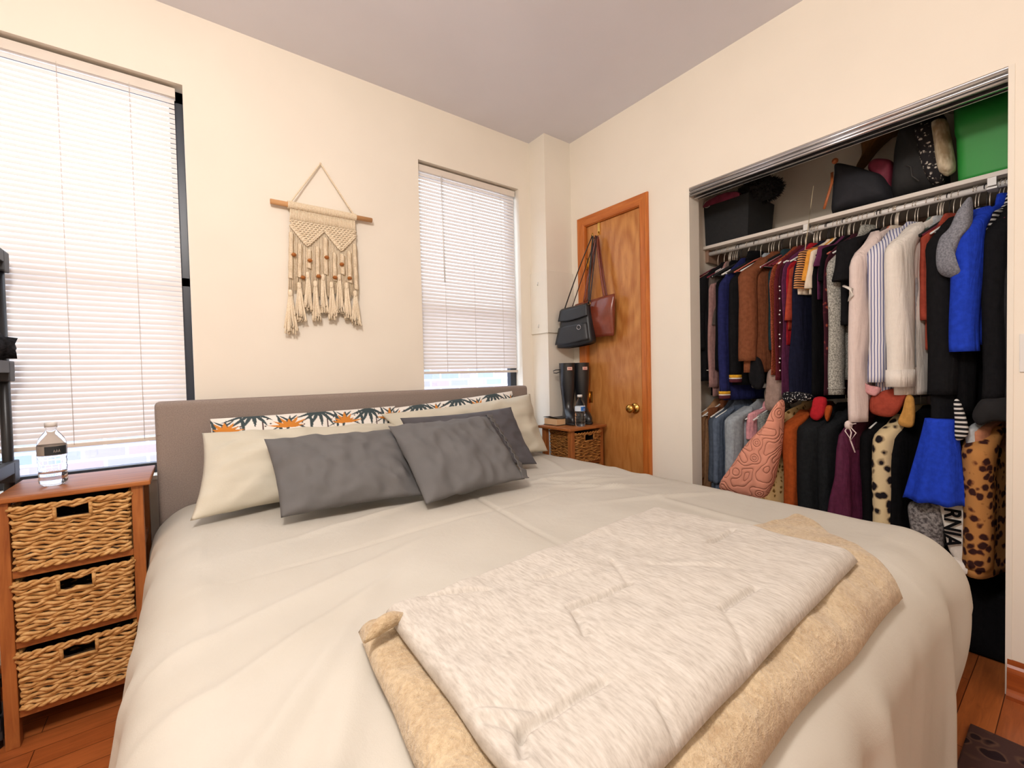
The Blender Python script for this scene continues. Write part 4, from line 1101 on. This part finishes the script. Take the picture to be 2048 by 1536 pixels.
STT = stripes('stripe_tee', (40, 28, 24), (214, 150, 96), 90, 2, .5)
LEO = spots('leopard_print', (176, 124, 70), (52, 28, 26), (110, 66, 40), 33, .34, (1, 1, 1)); CHE = spots('cheetah_fleece', (212, 192, 150), (30, 26, 30), (150, 130, 100), 24, .30)
FLB = spots('floral_wine', (60, 26, 36), (170, 84, 60), (96, 40, 50), 34, .16); FLG = spots('floral_gold', (214, 184, 130), (110, 82, 40), (170, 134, 80), 42, .24); DOT = spots('dotted_black', (20, 20, 24), (220, 218, 214), (90, 90, 92), 90, .20)
GLT = heather('glitter_rust', (96, 34, 24), (164, 84, 52), (220, 220, 220), .5); METL = heather('metallic_fuzzy', (70, 66, 68), (150, 146, 144), (90, 90, 90), .45)
VC = [(0, .016, GOLD), (.016, .022, WHT), (.022, .040, CUFM)]
G = garment
# upper rod, from the far end towards the camera: (u = image column of the room-side edge)
G('sweater', 'black long sleeved sweater at the far left end of the closet rod', 'sweater', 1386, 762, 700, BK2, 2.27, .016, hg='white')
G('cardigan', 'dusty mauve ribbed cardigan second from the left end of the closet rod', 'cardigan', 1412, 792, 775, MAUV, 2.32, .010, hg='maroon')
G('jacket', 'black jacket with a pale edge beside the mauve cardigan', 'jacket', 1424, 790, 740, BK, 2.33, .010, cuff=[(0, .004, WHT)])
G('cardigan', 'taupe cardigan with white placket left of the navy varsity jacket', 'cardigan', 1430, 700, 650, TAUP, 2.33, .014, smat=GRYB)
G('sweater', 'plain black sweater between the taupe cardigan and navy varsity jacket', 'sweater', 1442, 770, 740, BK, 2.34, .010, hg='black')
G('varsity_jacket', 'navy knit jacket with gold, white and maroon striped cuff', 'jacket', 1449, 800, 783, NAVY, 2.29, .018, cuff=VC, smat=NAVY)
G('jacket', 'black knit jacket with gold striped cuff left of the rust wool coat', 'jacket', 1470, 770, 750, BK2, 2.32, .022, cuff=VC, hg='black', collar=BK)
G('coat', 'rust brown wool coat, widest garment on the left half of the rod', 'coat', 1496, 745, 722, RUSTC, 2.26, .036, sw=.052, hg='maroon', fold=.004, flare=1.05)
G('sweater', 'pale blue grey knit peeking out behind the shoulder of the rust coat', 'sweater', 1512, 700, 640, DEN3, 2.36, .008)
G('shirt', 'dark teal shirt behind the rust coat', 'shirt', 1548, 760, 700, TEAL, 2.36, .014, hg='maroon')
G('blouse', 'glittery rust blouse between the teal shirt and maroon dress', 'blouse', 1555, 750, 700, GLT, 2.31, .010, 'none', hg='maroon')
G('dress', 'sparkling dark red dress right of the rust coat', 'dress', 1563, 760, 0, MAR, 2.30, .010, 'none')
G('dress', 'dark wine dress with a row of white beads along its edge', 'dress', 1573, 720, 0, WINE, 2.30, .010, 'none')
r = G('dress', 'long mauve and white panelled dress with dotted hem near the rod middle', 'dress', 1578, 790, 0, PRP, 2.29, .008, 'none')
G('blouse', 'bright red sleeveless blouse near the middle of the rod', 'blouse', 1586, 690, 0, RED, 2.31, .012, 'none', hg='maroon')
G('shirt', 'brick orange short sleeved shirt under the red blouse', 'shirt', 1590, 660, 640, BRICK, 2.31, .010, 'short', drop=.12)
G('dress', 'long dark navy dress hanging by the middle of the rod', 'dress', 1601, 800, 0, NAVD, 2.29, .026, 'none', hg='black', flare=1.1)
G('tee_shirt', 'cream tee with brown striped sleeve on the upper rod', 'shirt', 1612, 590, 575, CREAM, 2.28, .012, 'short', smat=STT, sw=.05)
G('tee_shirt', 'marigold yellow tee beside the brown striped tee', 'shirt', 1626, 580, 560, YEL, 2.30, .009, 'short', hg='copper')
G('tee_shirt', 'plain cream tee right of the marigold yellow tee', 'shirt', 1633, 590, 575, CREAM, 2.30, .009, 'short', hg='copper')
G('dress', 'black dress between the cream tee and the plum top', 'dress', 1640, 790, 0, BK, 2.30, .018, 'none', hg='black')
G('blouse', 'plum satin short sleeved blouse in the middle of the rod', 'blouse', 1650, 600, 530, PRP, 2.31, .010, 'short', smat=PRP, hg='copper')
G('tee_shirt', 'black short sleeved tee right of the plum blouse', 'shirt', 1658, 600, 560, BK, 2.31, .012, 'short', hg='copper')
G('dress', 'wine and rust floral dress left of the grey tweed blouse', 'dress', 1662, 790, 0, FLB, 2.29, .012, 'none')
G('blouse', 'grey tweed long sleeved blouse with gathered cuff', 'blouse', 1672, 760, 790, HGR, 2.26, .020, sw=.05, smat=HGR, cuff=[(-.03, -.024, HGR)], collar=HGR)
G('top', 'boxy black short sleeved top above the grey tweed blouse', 'shirt', 1700, 650, 560, BK2, 2.27, .034, 'short', sw=.062, hg='black')
G('dress', 'black dress directly behind the boxy black top', 'dress', 1712, 790, 0, BK, 2.30, .016, 'none')
G('blouse', 'blush white blouse with long sleeve tied in a knot at its end', 'blouse', 1716, 800, 845, PINKW, 2.22, .023, sw=.056)
G('cardigan', 'grey brown cardigan left of the blue and white striped shirt', 'cardigan', 1734, 770, 700, GRYB, 2.32, .014, hg='copper')
G('blouse', 'cream blouse tucked between the brown cardigan and striped shirt', 'blouse', 1744, 770, 700, CREAM, 2.31, .008)
G('shirt', 'coral shirt just left of the blue and white striped shirt', 'shirt', 1752, 770, 640, CORAL, 2.33, .008)
G('shirt', 'blue and white vertical striped button shirt', 'shirt', 1758, 785, 765, STB, 2.25, .032, sw=.062)
G('shirt', 'loose cream white shirt with wide cuff, brightest on the rod', 'shirt', 1797, 790, 768, WHT, 2.225, .031, sw=.068, cuff=[(-.055, .012, WHT)])
G('cardigan', 'sage green cardigan right of the cream white shirt', 'cardigan', 1815, 740, 650, SAG, 2.29, .020)
G('shirt', 'pale grey blue shirt hanging just right of the sage cardigan', 'shirt', 1828, 745, 735, PALE, 2.30, .010)
G('sweater', 'terracotta sweater left of the large black coats', 'sweater', 1853, 700, 640, RSTR, 2.31, .014, hg='maroon')
G('coat', 'long black wool coat right of the terracotta sweater', 'coat', 1868, 845, 790, BK2, 2.25, .040, sw=.055, flare=1.12, hg='maroon')
G('dress', 'thin striped sleeved black and white top hanging beside the blue jacket', 'shirt', 1888, 700, 690, STK, 2.26, .012, sw=.026, hg='black')
G('coat', 'black coat tucked behind the royal blue sweater', 'coat', 1912, 860, 830, BK, 2.27, .020, flare=1.1)
G('sweater', 'royal blue long sleeved sweater with grey hood falling from it', 'sweater', 1914, 690, 703, BLUE, 2.21, .036, sw=.058, fold=.004, collar=BLUE)
G('top', 'black and white striped top with ruffled neck right of the blue sweater', 'shirt', 1962, 520, 500, STK, 2.30, .016, 'short', hg='black', collar=STK)
G('coat', 'black coat with wide collar right of the royal blue sweater', 'coat', 1976, 835, 800, BK2, 2.25, .030, sw=.055, flare=1.1)
G('coat', 'dark charcoal coat nearest the right jamb of the closet', 'coat', 2000, 835, 800, fab('cloth_charcoal', (44, 44, 46)), 2.28, .026, rot=-.1, sw=.055, flare=1.1, hg='maroon')
# grey hood draped over the rod end of the blue sweater
m = MB(); hd = PX(1905, 480, 2.24)
blobpts = [(1944, 395), (1920, 420), (1902, 455), (1880, 478), (1873, 510), (1878, 545), (1900, 556), (1925, 550), (1912, 520), (1925, 480), (1945, 450)]
blob(m, [(PX(u, v, 2.25).y, PX(u, v, 2.25).z) for u, v in blobpts], 2.20, 2.29, seed=14, jit=.004, zmin=0)
tag(m.build('hoodie', HOOD, None, True), 'grey hoodie whose hood falls forward beside the royal blue sweater', 'hoodie')
# lettering, beads, ties
def adopt(o, start):
    r_ = [q for q in COL.objects if q.get('label', '').startswith(start)][0]
    bpy.context.view_layer.update(); o.parent = r_; o.matrix_parent_inverse = r_.matrix_world.inverted()
for i in range(12):
    v = 565+i*16+ (8 if i % 3 == 0 else 0); p = PX(1559+ (i % 2), v, 2.285)
    m = MB(); m.ball(p, .0035, 2); adopt(m.build('bead', WHITE, None, True), 'dark wine dress')
m = MB(); a = PX(1697, 850, 2.235)
m.ball(a, .018, 2, (1, .8, 1.1)); m.tube([a, a+Vector((-.01, -.012, -.03)), PX(1700, 878, 2.22), PX(1710, 905, 2.22)], .0028, 5); m.tube([a, PX(1690, 862, 2.22), PX(1702, 880, 2.21), PX(1712, 866, 2.22), a], .0025, 5)
m.tube([PX(1697, 850, 2.225), PX(1712, 847, 2.21)], .002, 5)
adopt(m.build('fabric_tie', PINKW, None, True), 'blush white blouse')
m = MB(); m.tube([PX(1688, 572, 2.24), PX(1702, 578, 2.22), PX(1703, 590, 2.22), PX(1696, 603, 2.22)], [.008, .010, .008, .002], 8, flat=.5)
tag(m.build('ribbon', WHT, None, True), 'white ribbon end poking out under the boxy black top', 'ribbon')
m = MB(); p = PX(1592, 796, 2.27); blob(m, [(PX(u, v, 2.28).y, PX(u, v, 2.28).z) for u, v in ((1564, 786), (1590, 784), (1620, 790), (1616, 802), (1592, 800), (1580, 808), (1567, 804))], 2.26, 2.34, seed=15, jit=.003, zmin=0)
tag(m.build('scarf', DOT, None, True), 'black scarf with small white dots below the navy dress', 'scarf')

# things peeking out between the two rods
def peek(name, label, cat, mat, pts, x, th, seed):
    m = MB(); blob(m, [(PX(u, v, x).y, PX(u, v, x).z) for u, v in pts], x-th/2, x+th/2, seed=seed, jit=.003, zmin=0); tag(m.build(name, mat, None, True), label, cat)
peek('glove', 'black glove hanging below the rust coat', 'glove', BK2, ((1502, 716), (1520, 718), (1528, 750), (1524, 775), (1510, 778), (1500, 760)), 2.33, .05, 31)
peek('shawl', 'light taupe shawl end hanging below the rust coat hem', 'shawl', TAUL, ((1538, 742), (1562, 738), (1566, 790), (1552, 818), (1532, 818), (1534, 780)), 2.37, .05, 32)
peek('mitten', 'bright red mitten hanging under the floral dress', 'mitten', RED, ((1630, 795), (1652, 797), (1648, 828), (1634, 841), (1620, 832), (1624, 812)), 2.30, .04, 33)
peek('scarf', 'rust orange scarf tip right of the red mitten', 'scarf', RST2, ((1652, 812), (1664, 814), (1656, 842), (1650, 832)), 2.31, .03, 34)
peek('skirt', 'terracotta skirt hem below the striped and cream shirts', 'skirt', RSTR, ((1744, 790), (1790, 776), (1818, 774), (1806, 812), (1782, 834), (1742, 824)), 2.32, .06, 35)
peek('scarf', 'pink scarf fold peeking below the striped shirt', 'scarf', fab('cloth_pink', (206, 150, 150)), ((1718, 750), (1735, 768), (1762, 776), (1750, 792), (1722, 778)), 2.29, .03, 36)
peek('scarf', 'mustard scarf end left of the black coats', 'scarf', MUS, ((1814, 790), (1828, 800), (1828, 852), (1798, 848), (1806, 820)), 2.31, .04, 37)
peek('fur_collar', 'shaggy black fur collar above the leopard coat', 'collar', solid('black_fur', (16, 15, 17), .9, .2), ((1945, 830), (1960, 800), (1990, 795), (2025, 800), (2030, 840), (1990, 842), (1960, 850)), 2.28, .10, 38)

# lower rod
G('coat', 'camel coat at the far left end of the lower rod', 'coat', 1384, 985, 960, CAML, 2.30, .022, rod=2, flare=1.1)
G('jacket', 'brown jacket between the camel coat and dark denim', 'jacket', 1413, 960, 850, BRN, 2.36, .010, rod=2)
G('denim_jacket', 'dark denim jacket left of the mid blue denim jacket on the lower rod', 'jacket', 1416, 985, 965, DEN1, 2.31, .022, rod=2, flare=1.1)
G('denim_jacket', 'mid blue denim jacket left of the pale denim jacket', 'jacket', 1432, 990, 968, DEN2, 2.30, .018, rod=2, flare=1.1)
G('denim_jacket', 'pale washed denim jacket with wide shoulder on the lower rod', 'jacket', 1462, 990, 960, DEN3, 2.25, .035, rod=2, sw=.05, flare=1.1, drop=.07)
G('sweater', 'pink and blue sweater with red flower shape on its sleeve', 'sweater', 1500, 950, 880, fab('cloth_light_pink', (222, 158, 164)), 2.33, .016, rod=2)
G('jacket', 'grey sherpa jacket behind the quilted pink jacket', 'jacket', 1522, 960, 900, SHER, 2.35, .018, rod=2)
t = NT('quilted_coral'); v = t.coord(); vo = t.node('ShaderNodeTexVoronoi'); vo.feature = 'SMOOTH_F1'; vo.inputs['Scale'].default_value = 16; t.l.new(v, vo.inputs['Vector'])
rg = t.math('SINE', t.math('MULTIPLY', vo.outputs['Distance'], 22)); t.bump(t.math('POWER', t.math('ABSOLUTE', rg), .35), .8, .008)
QUI = t.done(.8, 0, .2, t.ramp(t.math('ABSOLUTE', rg), [(0, lin((190, 112, 90))), (.18, lin((222, 152, 128)))]))
m = MB(); blob(m, [(PX(u, v, 2.22).y, PX(u, v, 2.22).z) for u, v in ((1562, 800), (1540, 835), (1500, 880), (1465, 930), (1438, 975), (1470, 990), (1525, 1000), (1545, 960), (1560, 880))], 2.17, 2.30, seed=41, jit=.004, zmin=0)
jk = m.build('quilted_jacket', QUI, None, True); tag(jk, 'peach quilted jacket with stitched petals spreading out from the lower rod', 'jacket')
G('dress', 'gold and brown floral dress right of the quilted peach jacket', 'dress', 1541, 1010, 0, FLG, 2.22, .022, 'none', rod=2, flare=1.15, fold=.014)
G('coat', 'burnt orange coat on the lower rod left of the black fluffy coat', 'coat', 1574, 1030, 1020, RST2, 2.24, .030, rod=2, flare=1.12)
G('coat', 'shaggy black coat on the lower rod right of the burnt orange coat', 'coat', 1612, 1040, 1030, BLKF, 2.24, .042, rod=2, flare=1.2, sw=.06)
G('coat', 'second shaggy black coat left of the plum velvet dress', 'coat', 1648, 1040, 1030, BLKF, 2.26, .030, rod=2, flare=1.15, sw=.055)
G('dress', 'plum velvet dress on the lower rod', 'dress', 1684, 1060, 0, PLUM, 2.24, .036, 'none', rod=2, flare=1.2, fold=.02)
G('sweater', 'dark plum sweater beside the plum velvet dress', 'sweater', 1712, 970, 900, WINE, 2.30, .016, rod=2)
G('coat', 'black and brown colour block coat left of the cheetah fleece', 'coat', 1732, 1120, 1080, BK, 2.28, .022, rod=2)
G('fleece_jacket', 'cream fleece jacket with black cheetah print', 'jacket', 1763, 1130, 1095, CHE, 2.25, .030, rod=2, sw=.055, vref=950)
G('dress', 'long black dress between the cheetah fleece and royal blue skirt', 'dress', 1794, 1130, 0, BK, 2.28, .024, 'none', rod=2, flare=1.1)
m = MB(); L = []
zt_, zb_ = PX(1870, 838, 2.25).z, PX(1865, 1008, 2.20).z
ctop = (PX(1846, 838, 2.24).y, PX(1912, 838, 2.24).y); cbot = (PX(1797, 1000, 2.20).y, PX(1931, 1010, 2.20).y)
for i in range(15):
    k = i/14; z = zt_+(zb_-zt_)*k; yl = ctop[0]+(cbot[0]-ctop[0])*k**1.1; yr = ctop[1]+(cbot[1]-ctop[1])*k**1.1; l = []
    for j in range(48):
        a = 2*PI*j/48; yy = (yl+yr)/2+(yl-yr)/2*math.cos(a); xx = 2.27+(.045+.03*k)*math.sin(a)+.010*k*math.sin(a*7+1)
        l.append((xx, yy, z+.004*math.sin(a*7)*k))
    L.append(l)
m.loops(L); tag(m.build('flared_skirt', BLUE, None, True), 'flared royal blue skirt hanging on the lower rod', 'skirt')
peek('sequin_sweater', 'shimmering grey fuzzy sweater below the blue skirt', 'sweater', METL, ((1818, 1006), (1850, 1004), (1884, 1008), (1890, 1060), (1884, 1112), (1858, 1116), (1832, 1090), (1820, 1050)), 2.30, .07, 42)
sw = PX(1905, 1010, 2.26)
peek('sweatshirt', 'white sweatshirt with black lettering beneath the blue skirt', 'sweatshirt', WHT, ((1880, 1000), (1940, 1000), (1940, 1060), (1936, 1120), (1912, 1118), (1896, 1095), (1888, 1050)), 2.285, .035, 43)
swo = bpy.data.objects['sweatshirt']
cu = bpy.data.curves.new('printed_lettering', 'FONT'); cu.body = 'RNIA'; cu.size = .062; cu.extrude = .001; cu.offset = .0016
p0 = PX(1893, 1014, 2.262); tmp = bpy.data.objects.new('tmp_text', cu); COL.objects.link(tmp)
bpy.context.view_layer.update()
me = bpy.data.meshes.new_from_object(tmp.evaluated_get(bpy.context.evaluated_depsgraph_get())); bpy.data.objects.remove(tmp)
for v_ in me.vertices:      # reads downwards: glyph x -> -z, glyph up -> -y (towards the camera side)
    gx, gy, gz = v_.co; v_.co = (2.255-gz, p0.y+.004-gy, p0.z-gx)
for p_ in me.polygons: p_.use_smooth = False
me.materials.append(BK); me.name = 'printed_lettering'
lo = bpy.data.objects.new('printed_lettering', me); COL.objects.link(lo); lo.parent = swo
peek('striped_scarf', 'diagonally striped black and white scarf right of the blue skirt', 'scarf', STK, ((1908, 802), (1922, 806), (1938, 865), (1912, 880), (1910, 840)), 2.24, .03, 44)
G('cardigan', 'pale grey cardigan left of the leopard coat', 'cardigan', 1930, 1000, 940, PALE, 2.25, .014, rod=2)
G('cardigan', 'peach cardigan squeezed against the leopard coat', 'cardigan', 1944, 1000, 960, PEACH, 2.25, .012, rod=2)
G('coat', 'long leopard print coat nearest the right closet jamb', 'coat', 1948, 1145, 1140, LEO, 2.25, .040, rod=2, rot=-.15, sw=.075, flare=1.25, fold=.004, drop=.09, vref=1000)
peek('sneaker', 'white sneaker hanging low beneath the lettered sweatshirt', 'shoe', WHT, ((1898, 1118), (1912, 1116), (1940, 1128), (1962, 1138), (1960, 1148), (1922, 1146), (1900, 1140)), 2.27, .06, 45)
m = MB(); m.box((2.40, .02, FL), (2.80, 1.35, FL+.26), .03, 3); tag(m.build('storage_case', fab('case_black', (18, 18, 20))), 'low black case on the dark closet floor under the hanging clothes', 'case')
# spare hangers seen crowding the rod
rh = random.Random(12); ks = ['white', 'white', 'copper', 'maroon', 'white', 'black']
for i in range(34):
    hang(ks[i % 6], .18+i*.0345+rh.uniform(-.008, .008), ROD, 0, -.34+rh.uniform(-.08, .08))
